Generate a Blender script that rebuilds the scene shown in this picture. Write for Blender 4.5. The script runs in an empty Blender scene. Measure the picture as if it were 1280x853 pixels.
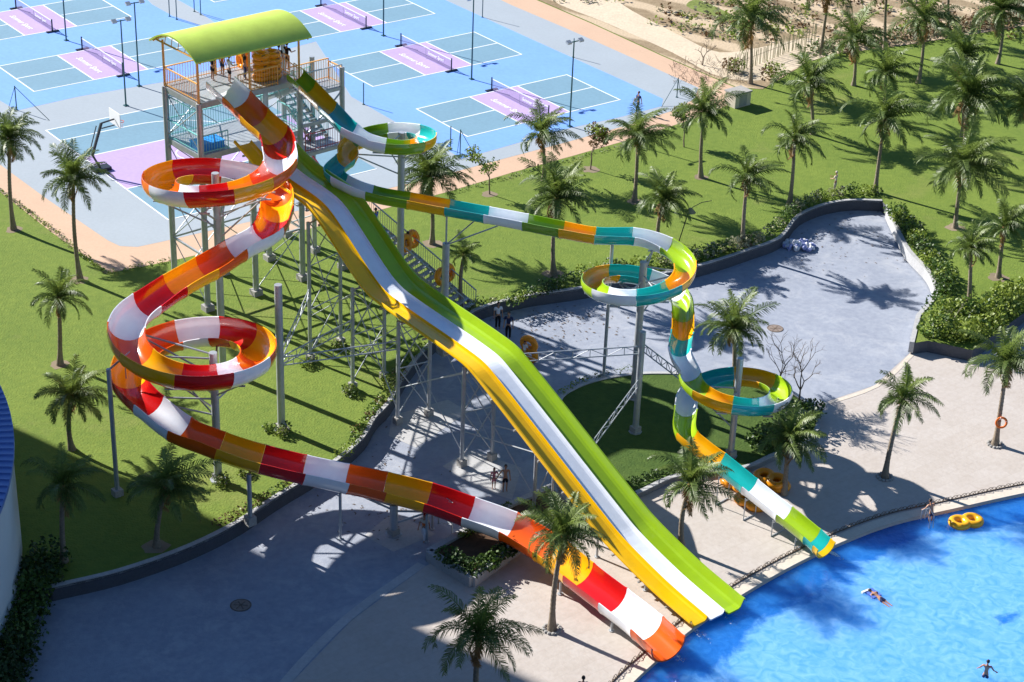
import bpy, bmesh, math, random
from mathutils import Vector, Matrix
from mathutils.geometry import tessellate_polygon
R=math.radians; PI=math.pi
C=bpy.context.scene; COL=C.collection
rnd=random.Random(7)
# ------------------------------------------------------------------ camera (surveyed from the court markings)
F,PITCH,ROLL,CH=2363.56,R(27.740),R(-2.3065),47.3687
W,H=1280.0,853.0
cr,sr=math.cos(ROLL),math.sin(ROLL)
def at(px,py,z=0.0):
    a=px-W/2; b=-(py-H/2); X=cr*a+sr*b; Y=-sr*a+cr*b
    dy=F*math.cos(PITCH)+Y*math.sin(PITCH); dz=-F*math.sin(PITCH)+Y*math.cos(PITCH)
    t=(z-CH)/dz
    return Vector((X*t,dy*t,z))
cam=bpy.data.cameras.new('camera'); co=bpy.data.objects.new('camera',cam); COL.objects.link(co)
cam.sensor_width=36; cam.lens=36*F/W; cam.clip_end=5000; cam.clip_start=0.5
fw=Vector((0,math.cos(PITCH),-math.sin(PITCH))); up0=Vector((0,math.sin(PITCH),math.cos(PITCH))); rt0=Vector((1,0,0))
# image x axis: screen right = cr*right - sr*up in world terms (see at())
rt=rt0*cr+up0*(-sr); up=rt0*sr+up0*cr
co.matrix_world=Matrix(((rt.x,up.x,-fw.x,0),(rt.y,up.y,-fw.y,0),(rt.z,up.z,-fw.z,CH),(0,0,0,1)))
C.camera=co
# ------------------------------------------------------------------ light
AZ=R(-34.1); EL=R(31.5)            # the direction shadows run on the ground, and the height of the sun
sv=Vector((math.cos(AZ)*math.cos(EL),math.sin(AZ)*math.cos(EL),-math.sin(EL)))
sl=bpy.data.lights.new('sun','SUN'); sl.energy=5.0; sl.angle=R(0.5); sl.color=(1,.96,.91)
so=bpy.data.objects.new('sun',sl); COL.objects.link(so); so.rotation_euler=sv.to_track_quat('-Z','Y').to_euler(); so.location=(-60,150,80)
wd=bpy.data.worlds.new('World'); C.world=wd; wd.use_nodes=True
nt=wd.node_tree; bg=nt.nodes['Background']; sk=nt.nodes.new('ShaderNodeTexSky'); sk.sky_type='NISHITA'; sk.sun_disc=False
sk.sun_elevation=EL; sk.sun_rotation=math.atan2(-sv.x,-sv.y); sk.air_density=1.0; sk.dust_density=0; sk.ozone_density=6; sk.altitude=0
nt.links.new(sk.outputs[0],bg.inputs[0]); bg.inputs[1].default_value=0.066
C.view_settings.view_transform='Standard'; C.view_settings.look='None'; C.view_settings.exposure=1.0; C.view_settings.gamma=1
C.cycles.max_bounces=6; C.cycles.transparent_max_bounces=6
# ------------------------------------------------------------------ materials
def mat(name,col,rough=.6,spec=.4,metal=0,var=None,scale=4,scale2=None,col2=None,bump=0,bscale=30,trans=0,coat=0):
    m=bpy.data.materials.new(name); m.use_nodes=True; n=m.node_tree.nodes; l=m.node_tree.links; p=n['Principled BSDF']
    p.inputs['Roughness'].default_value=rough; p.inputs['Specular IOR Level'].default_value=spec; p.inputs['Metallic'].default_value=metal
    p.inputs['Coat Weight'].default_value=coat; p.inputs['Coat Roughness'].default_value=.08
    p.inputs['Base Color'].default_value=(*col,1)
    tc=n.new('ShaderNodeTexCoord')
    if var:
        a=n.new('ShaderNodeTexNoise'); a.inputs['Scale'].default_value=scale; a.inputs['Detail'].default_value=6; a.inputs['Roughness'].default_value=.65
        l.new(tc.outputs['Object'],a.inputs['Vector'])
        fac=a.outputs['Fac']
        if scale2:
            b=n.new('ShaderNodeTexNoise'); b.inputs['Scale'].default_value=scale2; b.inputs['Detail'].default_value=4
            l.new(tc.outputs['Object'],b.inputs['Vector'])
            mm=n.new('ShaderNodeMath'); mm.operation='ADD'; l.new(fac,mm.inputs[0]); l.new(b.outputs['Fac'],mm.inputs[1])
            m2=n.new('ShaderNodeMath'); m2.operation='MULTIPLY'; l.new(mm.outputs[0],m2.inputs[0]); m2.inputs[1].default_value=.5; fac=m2.outputs[0]
        mp=n.new('ShaderNodeMapRange'); mp.inputs['From Min'].default_value=.3; mp.inputs['From Max'].default_value=.7; l.new(fac,mp.inputs['Value'])
        mx=n.new('ShaderNodeMix'); mx.data_type='RGBA'; l.new(mp.outputs[0],mx.inputs['Factor'])
        c2=col2 or tuple(c*(1-var) for c in col); c1=col if col2 else tuple(min(1,c*(1+var)) for c in col)
        mx.inputs['A'].default_value=(*c1,1); mx.inputs['B'].default_value=(*c2,1)
        l.new(mx.outputs['Result'],p.inputs['Base Color'])
    if bump:
        bn=n.new('ShaderNodeTexNoise'); bn.inputs['Scale'].default_value=bscale; bn.inputs['Detail'].default_value=5
        l.new(tc.outputs['Object'],bn.inputs['Vector'])
        bp=n.new('ShaderNodeBump'); bp.inputs['Strength'].default_value=bump; bp.inputs['Distance'].default_value=.05
        l.new(bn.outputs['Fac'],bp.inputs['Height']); l.new(bp.outputs[0],p.inputs['Normal'])
    if trans:
        tr=n.new('ShaderNodeBsdfTranslucent'); ms=n.new('ShaderNodeMixShader'); ms.inputs[0].default_value=trans
        if var: l.new(mx.outputs['Result'],tr.inputs[0])
        else: tr.inputs[0].default_value=(*col,1)
        l.new(p.outputs[0],ms.inputs[1]); l.new(tr.outputs[0],ms.inputs[2]); l.new(ms.outputs[0],n['Material Output'].inputs[0])
    return m
def fibre(name,col): return mat(name,col,rough=.16,spec=.5,var=.06,scale=1.3,coat=.35)
M={}
M['red']=fibre('fibreglass_red',(.62,.010,.010)); M['orange']=fibre('fibreglass_orange',(.80,.115,.008)); M['amber']=fibre('fibreglass_amber',(.95,.44,.004))
M['white']=fibre('fibreglass_white',(.88,.91,.96)); M['green']=fibre('fibreglass_green',(.19,.36,.010)); M['lime']=fibre('fibreglass_lime',(.33,.52,.015))
M['teal']=fibre('fibreglass_teal',(.012,.42,.40)); M['yellow']=fibre('fibreglass_yellow',(.94,.53,.003))
M['steel']=mat('galvanised_steel',(.42,.45,.48),.45,.5,.35,var=.12,scale=3,bump=.1)
M['concrete']=mat('concrete',(.36,.35,.33),.85,.3,var=.18,scale=2.5,scale2=14,bump=.3)
M['kerb']=mat('kerb_concrete',(.42,.42,.42),.85,.3,var=.2,scale=1.5,scale2=12,bump=.3)
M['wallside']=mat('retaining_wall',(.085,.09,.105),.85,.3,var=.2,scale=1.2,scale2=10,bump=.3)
M['tan']=mat('bare_skin',(.42,.22,.14),.5,.4); M['hair']=mat('dark_hair',(.012,.01,.009),.5,.4)
M['rail_orange']=mat('rail_orange',(.90,.46,.13),.4,.4); M['rail_teal']=mat('rail_turquoise',(.25,.62,.60),.4,.4); M['rail_red']=mat('rail_red',(.42,.07,.09),.4,.4)
M['roof']=mat('roof_lime',(.56,.72,.11),.5,.4,var=.08,scale=1.2,trans=.15)
M['black']=mat('black_metal',(.02,.022,.028),.4,.5); M['green_pole']=mat('green_pole',(.03,.11,.11),.4,.5,.2)
M['tube']=mat('vinyl_orange',(.88,.33,.012),.25,.5,var=.06,scale=3,trans=.15); M['tube_y']=mat('vinyl_yellow',(.92,.46,.02),.25,.5,var=.06,scale=3,trans=.15)
M['bark']=mat('palm_bark',(.25,.205,.155),.9,.2,var=.35,scale=2.5,scale2=14,bump=.6,bscale=18)
M['bark2']=mat('tree_bark',(.17,.13,.10),.9,.2,var=.3,scale=3,bump=.4)
M['frond']=mat('palm_leaf',(.11,.165,.036),.45,.4,var=.5,scale=1.1,scale2=9,trans=.36)
M['frond_y']=mat('palm_leaf_young',(.17,.23,.045),.45,.4,var=.35,scale=1.1,scale2=9,trans=.35)
M['frond_dry']=mat('palm_leaf_dry',(.30,.17,.065),.7,.3,var=.4,scale=2,trans=.2)
M['leaf']=mat('leaf_green',(.07,.13,.02),.5,.4,var=.45,scale=1.6,scale2=9,trans=.25)
M['leaf_l']=mat('leaf_light',(.24,.31,.045),.5,.4,var=.4,scale=1.6,scale2=9,trans=.3)
M['leaf_g']=mat('leaf_grey',(.30,.30,.18),.7,.3,var=.3,scale=2,scale2=9,trans=.2)
M['leaf_b']=mat('leaf_bronze',(.17,.10,.045),.6,.3,var=.4,scale=2,scale2=9,trans=.2)
M['leaf_d']=mat('leaf_dark',(.03,.065,.012),.5,.4,var=.4,scale=1.6,scale2=9,trans=.15)
M['lawn']=mat('lawn_turf',(.185,.245,.042),.9,.15,var=.2,scale=.22,scale2=2.6,col2=(.105,.165,.028),bump=.9,bscale=9)
M['lawn_shaded']=mat('island_turf_shaded',(.085,.135,.028),.9,.15,var=.2,scale=.3,scale2=2.6,col2=(.045,.085,.018),bump=.9,bscale=9)  # shade on the island put into a darker turf colour
M['road']=mat('road_stone_mastic',(.345,.375,.435),.8,.3,var=.15,scale=.35,scale2=3.5,col2=(.235,.262,.325),bump=.25,bscale=14)
M['apron']=mat('apron_concrete',(.43,.43,.43),.8,.3,var=.15,scale=.8,scale2=7)
M['deck']=mat('pool_deck_stone',(.52,.475,.435),.75,.3,var=.12,scale=.45,scale2=4,col2=(.43,.38,.335),bump=.2,bscale=9)
M['coping']=mat('coping_stone',(.60,.53,.44),.7,.3,var=.12,scale=1,scale2=8)
M['path']=mat('path_peach',(.56,.385,.27),.85,.2,var=.08,scale=.5,scale2=6)
M['hard']=mat('hardstand_grey',(.335,.38,.42),.8,.25,var=.07,scale=.25,scale2=5)
M['cblue']=mat('court_blue',(.18,.355,.76),.75,.25,var=.10,scale=.25,scale2=3)
M['cteal']=mat('court_teal',(.17,.30,.39),.75,.25,var=.10,scale=.3,scale2=4)
M['cpurple']=mat('court_purple',(.44,.33,.60),.75,.25,var=.10,scale=.3,scale2=4)
M['line']=mat('line_white',(.80,.82,.84),.7,.3)
M['field']=mat('dry_field',(.36,.28,.18),.95,.1,var=.3,scale=.16,scale2=1.7,col2=(.22,.16,.095),bump=.8,bscale=5)
M['sand']=mat('pale_sand',(.60,.50,.37),.95,.1,var=.15,scale=.4,scale2=3,bump=.5,bscale=5)
M['weed']=mat('field_weed',(.18,.22,.06),.9,.1,var=.4,scale=.5,scale2=4)
M['earth']=mat('earth',(.25,.20,.14),.95,.1,var=.3,scale=.1)
M['soil']=mat('planter_soil',(.10,.06,.04),.95,.1,var=.3,scale=3)
M['render']=mat('wall_render',(.62,.68,.70),.7,.3,var=.05,scale=.3)
M['blueroof']=mat('blue_metal_roof',(.12,.22,.52),.4,.5,var=.06,scale=.5)
M['glass']=mat('window_glass',(.03,.05,.06),.08,.6)
def shade_textures():
    # stone joints on the deck
    m=M['deck']; n=m.node_tree.nodes; l=m.node_tree.links; p=n['Principled BSDF']
    src=p.inputs['Base Color'].links[0].from_socket
    tc=n.new('ShaderNodeTexCoord'); mp=n.new('ShaderNodeMapping'); mp.inputs['Rotation'].default_value=(0,0,R(-38)); l.new(tc.outputs['Object'],mp.inputs['Vector'])
    br=n.new('ShaderNodeTexBrick'); br.inputs['Scale'].default_value=1; br.inputs['Brick Width'].default_value=1.2; br.inputs['Row Height'].default_value=.6
    br.inputs['Mortar Size'].default_value=.018; br.inputs['Color1'].default_value=(1,1,1,1); br.inputs['Color2'].default_value=(.965,.955,.945,1); br.inputs['Mortar'].default_value=(.93,.92,.91,1)
    l.new(mp.outputs[0],br.inputs['Vector'])
    mx=n.new('ShaderNodeMix'); mx.data_type='RGBA'; mx.blend_type='MULTIPLY'; mx.inputs['Factor'].default_value=1
    l.new(src,mx.inputs['A']); l.new(br.outputs['Color'],mx.inputs['B']); l.new(mx.outputs['Result'],p.inputs['Base Color'])
    # furrows across the dry field
    m=M['field']; n=m.node_tree.nodes; l=m.node_tree.links; p=n['Principled BSDF']
    src=p.inputs['Base Color'].links[0].from_socket
    tc=n.new('ShaderNodeTexCoord'); mp=n.new('ShaderNodeMapping'); mp.inputs['Rotation'].default_value=(0,0,R(128-90)); l.new(tc.outputs['Object'],mp.inputs['Vector'])
    wv=n.new('ShaderNodeTexWave'); wv.inputs['Scale'].default_value=.09; wv.inputs['Distortion'].default_value=5; wv.inputs['Detail'].default_value=3; wv.inputs['Detail Scale'].default_value=1.2
    wv.bands_direction='Y'; l.new(mp.outputs[0],wv.inputs['Vector'])
    rp=n.new('ShaderNodeMapRange'); rp.inputs['From Min'].default_value=.35; rp.inputs['From Max'].default_value=.75; l.new(wv.outputs['Fac'],rp.inputs['Value'])
    mx=n.new('ShaderNodeMix'); mx.data_type='RGBA'; l.new(rp.outputs[0],mx.inputs['Factor'])
    l.new(src,mx.inputs['A']); mx.inputs['B'].default_value=(.52,.41,.28,1); l.new(mx.outputs['Result'],p.inputs['Base Color'])
    # worn brown patches in the turf
    m=M['lawn']; n=m.node_tree.nodes; l=m.node_tree.links; p=n['Principled BSDF']
    src=p.inputs['Base Color'].links[0].from_socket
    tc=n.new('ShaderNodeTexCoord'); a=n.new('ShaderNodeTexNoise'); a.inputs['Scale'].default_value=.11; a.inputs['Detail'].default_value=8; a.inputs['Roughness'].default_value=.7
    l.new(tc.outputs['Object'],a.inputs['Vector'])
    rp=n.new('ShaderNodeMapRange'); rp.inputs['From Min'].default_value=.56; rp.inputs['From Max'].default_value=.74; rp.inputs['To Max'].default_value=.55; l.new(a.outputs['Fac'],rp.inputs['Value'])
    mx=n.new('ShaderNodeMix'); mx.data_type='RGBA'; l.new(rp.outputs[0],mx.inputs['Factor'])
    l.new(src,mx.inputs['A']); mx.inputs['B'].default_value=(.32,.30,.10,1); l.new(mx.outputs['Result'],p.inputs['Base Color'])
    # stains and pale scuffs on the road
    m=M['road']; n=m.node_tree.nodes; l=m.node_tree.links; p=n['Principled BSDF']
    src=p.inputs['Base Color'].links[0].from_socket
    tc=n.new('ShaderNodeTexCoord'); a=n.new('ShaderNodeTexNoise'); a.inputs['Scale'].default_value=.5; a.inputs['Detail'].default_value=9; a.inputs['Roughness'].default_value=.75; a.inputs['Distortion'].default_value=.6
    l.new(tc.outputs['Object'],a.inputs['Vector'])
    rp=n.new('ShaderNodeMapRange'); rp.inputs['From Min'].default_value=.50; rp.inputs['From Max'].default_value=.72; rp.inputs['To Max'].default_value=.55; l.new(a.outputs['Fac'],rp.inputs['Value'])
    mx=n.new('ShaderNodeMix'); mx.data_type='RGBA'; l.new(rp.outputs[0],mx.inputs['Factor'])
    l.new(src,mx.inputs['A']); mx.inputs['B'].default_value=(.50,.51,.53,1); l.new(mx.outputs['Result'],p.inputs['Base Color'])
shade_textures()
# pool water: deep blue near the edge, paler mottled blue farther out, rippled surface
def water_mat():
    m=bpy.data.materials.new('pool_water'); m.use_nodes=True; n=m.node_tree.nodes; l=m.node_tree.links; p=n['Principled BSDF']
    p.inputs['Roughness'].default_value=.06; p.inputs['Specular IOR Level'].default_value=.45
    p.subsurface_method='BURLEY'; p.inputs['Subsurface Weight'].default_value=1; p.inputs['Subsurface Radius'].default_value=(.8,1.4,2.0); p.inputs['Subsurface Scale'].default_value=1.5
    tc=n.new('ShaderNodeTexCoord')
    at_=n.new('ShaderNodeAttribute'); at_.attribute_name='depth_edge'
    a=n.new('ShaderNodeTexNoise'); a.inputs['Scale'].default_value=.17; a.inputs['Detail'].default_value=7; a.inputs['Roughness'].default_value=.6; a.inputs['Distortion'].default_value=1.2
    l.new(tc.outputs['Object'],a.inputs['Vector'])
    sx=n.new('ShaderNodeMath'); sx.operation='MULTIPLY_ADD'; l.new(at_.outputs['Fac'],sx.inputs[0]); sx.inputs[1].default_value=.42; l.new(a.outputs['Fac'],sx.inputs[2])
    rp=n.new('ShaderNodeMapRange'); rp.interpolation_type='SMOOTHSTEP'; rp.inputs['From Min'].default_value=.66; rp.inputs['From Max'].default_value=.80; l.new(sx.outputs[0],rp.inputs['Value'])
    vo=n.new('ShaderNodeTexNoise'); vo.inputs['Scale'].default_value=1.7; vo.inputs['Detail'].default_value=6; vo.inputs['Distortion'].default_value=1.5
    l.new(tc.outputs['Object'],vo.inputs['Vector'])
    v2=n.new('ShaderNodeMapRange'); v2.inputs['From Min'].default_value=.3; v2.inputs['From Max'].default_value=.72; l.new(vo.outputs['Fac'],v2.inputs['Value'])
    lt=n.new('ShaderNodeMix'); lt.data_type='RGBA'; l.new(v2.outputs[0],lt.inputs['Factor']); lt.inputs['A'].default_value=(.085,.33,.78,1); lt.inputs['B'].default_value=(.20,.47,.88,1)
    dk=n.new('ShaderNodeMix'); dk.data_type='RGBA'; l.new(v2.outputs[0],dk.inputs['Factor']); dk.inputs['A'].default_value=(.010,.125,.50,1); dk.inputs['B'].default_value=(.025,.19,.62,1)
    mx=n.new('ShaderNodeMix'); mx.data_type='RGBA'; l.new(rp.outputs[0],mx.inputs['Factor']); l.new(dk.outputs['Result'],mx.inputs['A']); l.new(lt.outputs['Result'],mx.inputs['B'])
    l.new(mx.outputs['Result'],p.inputs['Base Color'])
    b1=n.new('ShaderNodeTexNoise'); b1.inputs['Scale'].default_value=2.6; b1.inputs['Detail'].default_value=5; b1.inputs['Distortion'].default_value=.8; l.new(tc.outputs['Object'],b1.inputs['Vector'])
    bp=n.new('ShaderNodeBump'); bp.inputs['Strength'].default_value=.35; bp.inputs['Distance'].default_value=.12; l.new(b1.outputs['Fac'],bp.inputs['Height']); l.new(bp.outputs[0],p.inputs['Normal'])
    return m
M['water']=water_mat()
M['foam']=mat('foam_white',(.82,.88,.92),.5,.4,var=.06,scale=8,bump=.8,bscale=20)
# ------------------------------------------------------------------ mesh helpers
class MB:
    def __init__(s): s.v=[]; s.f=[]; s.m=[]; s.sm=[]
    def add(s,vs,fs,mi=0,sm=False):
        o=len(s.v); s.v+= [tuple(v) for v in vs]
        for f in fs: s.f.append(tuple(i+o for i in f)); s.m.append(mi); s.sm.append(sm)
        return s
    def box(s,c,d,rot=0,mi=0,mtx=None):
        x,y,z=d[0]/2,d[1]/2,d[2]/2
        vs=[Vector((i*x,j*y,k*z)) for k in(-1,1) for j in(-1,1) for i in(-1,1)]
        q=mtx if mtx else Matrix.Rotation(rot,3,'Z')
        c=Vector(c); vs=[q@v+c for v in vs]
        return s.add(vs,[(0,2,3,1),(4,5,7,6),(0,1,5,4),(2,6,7,3),(0,4,6,2),(1,3,7,5)],mi)
    def bar(s,a,b,w,h=None,mi=0,upv=(0,0,1)):
        a=Vector(a); b=Vector(b); d=(b-a); L=d.length
        if L<1e-5: return s
        d/=L; u=Vector(upv)
        if abs(d.dot(u))>.98: u=Vector((1,0,0))
        x=d.cross(u).normalized(); y=x.cross(d); h=h or w
        vs=[p+x*(i*w/2)+y*(j*h/2) for p in(a,b) for i,j in((-1,-1),(1,-1),(1,1),(-1,1))]
        return s.add(vs,[(0,3,2,1),(4,5,6,7),(0,1,5,4),(1,2,6,5),(2,3,7,6),(3,0,4,7)],mi)
    def tube(s,pts,rs,n=8,mi=0,cap=True,sm=True):
        pts=[Vector(p) for p in pts]
        if not isinstance(rs,(list,tuple)): rs=[rs]*len(pts)
        vs=[];N=len(pts); x=None
        for i,p in enumerate(pts):
            t=(pts[min(i+1,N-1)]-pts[max(i-1,0)]).normalized()
            if x is None:
                u=Vector((0,0,1)) if abs(t.z)<.9 else Vector((1,0,0)); x=t.cross(u).normalized()
            else: x=(x-t*x.dot(t)).normalized()
            y=t.cross(x)
            for k in range(n): a=2*PI*k/n; vs.append(p+(x*math.cos(a)+y*math.sin(a))*rs[i])
        fs=[(i*n+k,i*n+(k+1)%n,(i+1)*n+(k+1)%n,(i+1)*n+k) for i in range(N-1) for k in range(n)]
        o=len(s.v); s.add(vs,fs,mi,sm)
        if cap:
            s.f+= [tuple(o+k for k in range(n))[::-1],tuple(o+(N-1)*n+k for k in range(n))]; s.m+=[mi,mi]; s.sm+=[False,False]
        return s
    def torus(s,c,R1,r,n=28,k=12,mi=0,mtx=None,sq=1):
        vs=[]; c=Vector(c)
        for i in range(n):
            a=2*PI*i/n
            for j in range(k):
                b=2*PI*j/k; v=Vector(((R1+r*math.cos(b))*math.cos(a),(R1+r*math.cos(b))*math.sin(a),r*sq*math.sin(b)))
                vs.append((mtx@v if mtx else v)+c)
        return s.add(vs,[(i*k+j,((i+1)%n)*k+j,((i+1)%n)*k+(j+1)%k,i*k+(j+1)%k) for i in range(n) for j in range(k)],mi,True)
    def blob(s,c,r,mi=0,n=10,k=7,mtx=None):
        c=Vector(c); r=Vector(r) if not isinstance(r,(int,float)) else Vector((r,r,r)); vs=[]
        for j in range(k+1):
            p=PI*j/k-PI/2
            for i in range(n):
                a=2*PI*i/n; v=Vector((r.x*math.cos(p)*math.cos(a),r.y*math.cos(p)*math.sin(a),r.z*math.sin(p))); vs.append((mtx@v if mtx else v)+c)
        return s.add(vs,[(j*n+i,j*n+(i+1)%n,(j+1)*n+(i+1)%n,(j+1)*n+i) for j in range(k) for i in range(n)],mi,True)
    def mesh(s,name,mats):
        me=bpy.data.meshes.new(name); me.from_pydata(s.v,[],s.f)
        for m in (mats if isinstance(mats,(list,tuple)) else [mats]): me.materials.append(M[m] if isinstance(m,str) else m)
        me.polygons.foreach_set('material_index',s.m); me.polygons.foreach_set('use_smooth',s.sm); me.update()
        if any(s.sm): me.set_sharp_from_angle(angle=R(42))
        return me
    def build(s,name,mats,parent=None,loc=None):
        o=bpy.data.objects.new(name,s.mesh(name,mats)); COL.objects.link(o)
        if parent:
            o.parent=parent
            if loc is None and parent.type=='EMPTY': o.matrix_parent_inverse=parent.matrix_basis.inverted()
            elif loc is None: o.matrix_parent_inverse=parent.matrix_basis.inverted()
        if loc is not None: o.location=loc
        return o
def tag(o,label=None,cat=None,group=None,kind=None):
    if label: o['label']=label
    if cat: o['category']=cat
    if group: o['group']=group
    if kind: o['kind']=kind
    return o
def empty(name,loc=(0,0,0),label=None,cat=None,group=None,rz=0):
    o=bpy.data.objects.new(name,None); COL.objects.link(o); o.location=loc; o.rotation_euler=(0,0,rz); o.empty_display_size=.3
    return tag(o,label,cat,group)
def poly(name,pts,z,m,z0=None,side=None,kind='structure'):
    P=[Vector((p[0],p[1],0)) for p in pts]; n=len(P)
    tris=tessellate_polygon([P]); b=MB()
    vs=[(p.x,p.y,z) for p in P]; fs=[]
    for t in tris:
        a,bb,c=[P[i] for i in t]; fs.append(t if (bb-a).cross(c-a).z>0 else t[::-1])
    b.add(vs,fs)
    if z0 is not None:
        area=sum(P[i].x*P[(i+1)%n].y-P[(i+1)%n].x*P[i].y for i in range(n))
        vs=[(p.x,p.y,z) for p in P]+[(p.x,p.y,z0) for p in P]
        b.add(vs,[(i,i+n,(i+1)%n+n,(i+1)%n) if area>0 else (i,(i+1)%n,(i+1)%n+n,i+n) for i in range(n)],1)
    o=b.build(name,[m]+([side] if side else [m])); 
    if kind: o['kind']=kind
    return o
def smooth(pts,n=6,closed=False):
    """centripetal Catmull-Rom through the points"""
    out=[];N=len(pts); P=[Vector(p) for p in pts]
    for i in (range(N) if closed else range(N-1)):
        if closed: a,b,c,d=P[(i-1)%N],P[i],P[(i+1)%N],P[(i+2)%N]
        else:
            b,c=P[i],P[i+1]; a=P[i-1] if i else b*2-c; d=P[i+2] if i+2<N else c*2-b
        t0=0; t1=t0+max(1e-4,(b-a).length**.5); t2=t1+max(1e-4,(c-b).length**.5); t3=t2+max(1e-4,(d-c).length**.5)
        for j in range(n):
            t=t1+(t2-t1)*j/n
            A1=a*((t1-t)/(t1-t0))+b*((t-t0)/(t1-t0)); A2=b*((t2-t)/(t2-t1))+c*((t-t1)/(t2-t1)); A3=c*((t3-t)/(t3-t2))+d*((t-t2)/(t3-t2))
            B1=A1*((t2-t)/(t2-t0))+A2*((t-t0)/(t2-t0)); B2=A2*((t3-t)/(t3-t1))+A3*((t-t1)/(t3-t1))
            out.append(B1*((t2-t)/(t2-t1))+B2*((t-t1)/(t2-t1)))
    if not closed: out.append(P[-1])
    return out
def pxs(l,z): return [at(x,y,z) for x,y in l]
ZR=-.7; ZW=-.86
# ------------------------------------------------------------------ ground, lawns, road, deck, pool
b=MB(); b.add([(-2500,-600,-1.9),(2500,-600,-1.9),(2500,3500,-1.9),(-2500,3500,-1.9)],[(0,1,2,3)]); b.build('ground','earth')['kind']='structure'
edge=smooth(pxs([(765,884),(792,853),(830,818),(860,791),(915,752),(990,708),(1060,675),(1120,653),(1190,637),(1280,617),(1420,592)],ZR),8)
deck=[at(-500,1500,ZR)]+[at(600,1500,ZR)]+edge+[at(1900,300,ZR),at(1700,150,ZR),at(-500,150,ZR)]
poly('pool_deck',deck,ZR,'deck',-1.9,'coping')
# water sheet with distance-from-edge attribute for the paler blue beyond the dark rim
def water():
    b=MB(); n=len(edge); rows=[0,.8,1.6,2.4,3.2,4.2,5.5,7,9,12,16,22,40]
    dirv=Vector((.62,-.78,0)); at_vals=[]
    for e in edge:
        for r in rows: b.v.append(tuple(Vector((e.x,e.y,ZW))+dirv*(r-.3))); at_vals.append(min(1,max(0,(r-1.0)/2.4)))
    m=len(rows)
    for i in range(n-1):
        for j in range(m-1): b.f.append((i*m+j,i*m+j+1,(i+1)*m+j+1,(i+1)*m+j)); b.m.append(0); b.sm.append(False)
    o=b.build('pool_water','water'); o['kind']='structure'
    a=o.data.attributes.new('depth_edge','FLOAT','POINT'); a.data.foreach_set('value',at_vals)
    return o
water()
def ribbon(pts,w,z,off=0):
    out=[];inn=[]
    for i,p in enumerate(pts):
        t=(pts[min(i+1,len(pts)-1)]-pts[max(i-1,0)]); t.z=0; t.normalize(); nn=Vector((-t.y,t.x,0))
        out.append(p+nn*(off+w)); inn.append(p+nn*off)
    return inn,out
inn,out=ribbon(edge,.55,ZR)
poly('pool_coping',list(inn)+list(out)[::-1],ZR+.03,'coping',ZR-.02,'coping')
road=pxs([(-60,900),(-60,740),(62,748),(150,722),(240,690),(300,660),(345,630),(392,603),(422,585),(457,555),(472,530),(489,513),(509,478),(535,445),(567,418),(599,395),(655,379),(722,369),(789,357),(869,342),(942,319),(978,305),(1002,277),(1035,262),(1068,257),(1106,258),(1126,289),(1142,319),(1168,350),(1174,375),(1150,405),(1143,436),(1093,482),(1016,508),(1000,560),(940,585),(860,602),(790,622),(700,625),(640,650),(532,708),(440,775),(362,856),(330,900)],ZR)
poly('road',road,ZR+.004,'road')
lawnedge=smooth(pxs([(65,735),(150,715),(240,683),(300,653),(345,623),(390,596),(420,578),(455,548),(470,523),(487,505),(507,470),(533,437),(565,410),(597,388),(653,372),(720,362),(787,350),(867,335),(940,312),(976,298),(1000,270),(1033,256),(1066,251),(1103,252)],0),4)
lawnedge2=smooth(pxs([(1112,262),(1122,283),(1138,313),(1165,343),(1171,369),(1150,395)],0),4)+pxs([(1142,429),(1160,426),(1216,438),(1243,418),(1285,388),(1360,360),(1700,300)],0)
lawn=[at(-700,700,0)]+lawnedge+lawnedge2+[Vector((260,190,0)),Vector((260,230,0)),Vector((-260,230,0)),Vector((-260,60,0))]
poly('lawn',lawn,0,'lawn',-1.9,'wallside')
# low concrete coping on the retaining wall
inn,out=ribbon(lawnedge,.22,0,0); poly('kerb',[Vector((p.x,p.y,0)) for p in inn]+[Vector((p.x,p.y,0)) for p in out][::-1],.05,'kerb',-.1,'kerb')
inn,out=ribbon(lawnedge2[:22],.26,0,-.22); poly('kerb',[Vector((p.x,p.y,0)) for p in inn]+[Vector((p.x,p.y,0)) for p in out][::-1],.05,'kerb',-.6,'kerb')
isl=smooth(pxs([(697,500),(720,483),(755,472),(800,466),(850,466),(920,470),(975,482),(1012,505),(1026,530),(1010,552),(965,572),(935,585),(890,590),(842,598),(787,619),(760,592),(722,548)],-.45),5,True)
poly('lawn_island',isl,-.45,'lawn_shaded',-.8,'kerb')
inn,out=ribbon(isl+[isl[0]],.24,0,-.24); poly('kerb',[Vector((p.x,p.y,0)) for p in inn]+[Vector((p.x,p.y,0)) for p in out][::-1],-.40,'kerb',-.75,'kerb')
lw=pxs([(1138,434),(1160,428),(1217,444)],ZR)
b=MB()
for a_,c_ in zip(lw,lw[1:]): b.bar(a_+Vector((0,0,.30)),c_+Vector((0,0,.30)),.22,.62)
b.build('kerb_wall','kerb')['kind']='structure'
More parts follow.
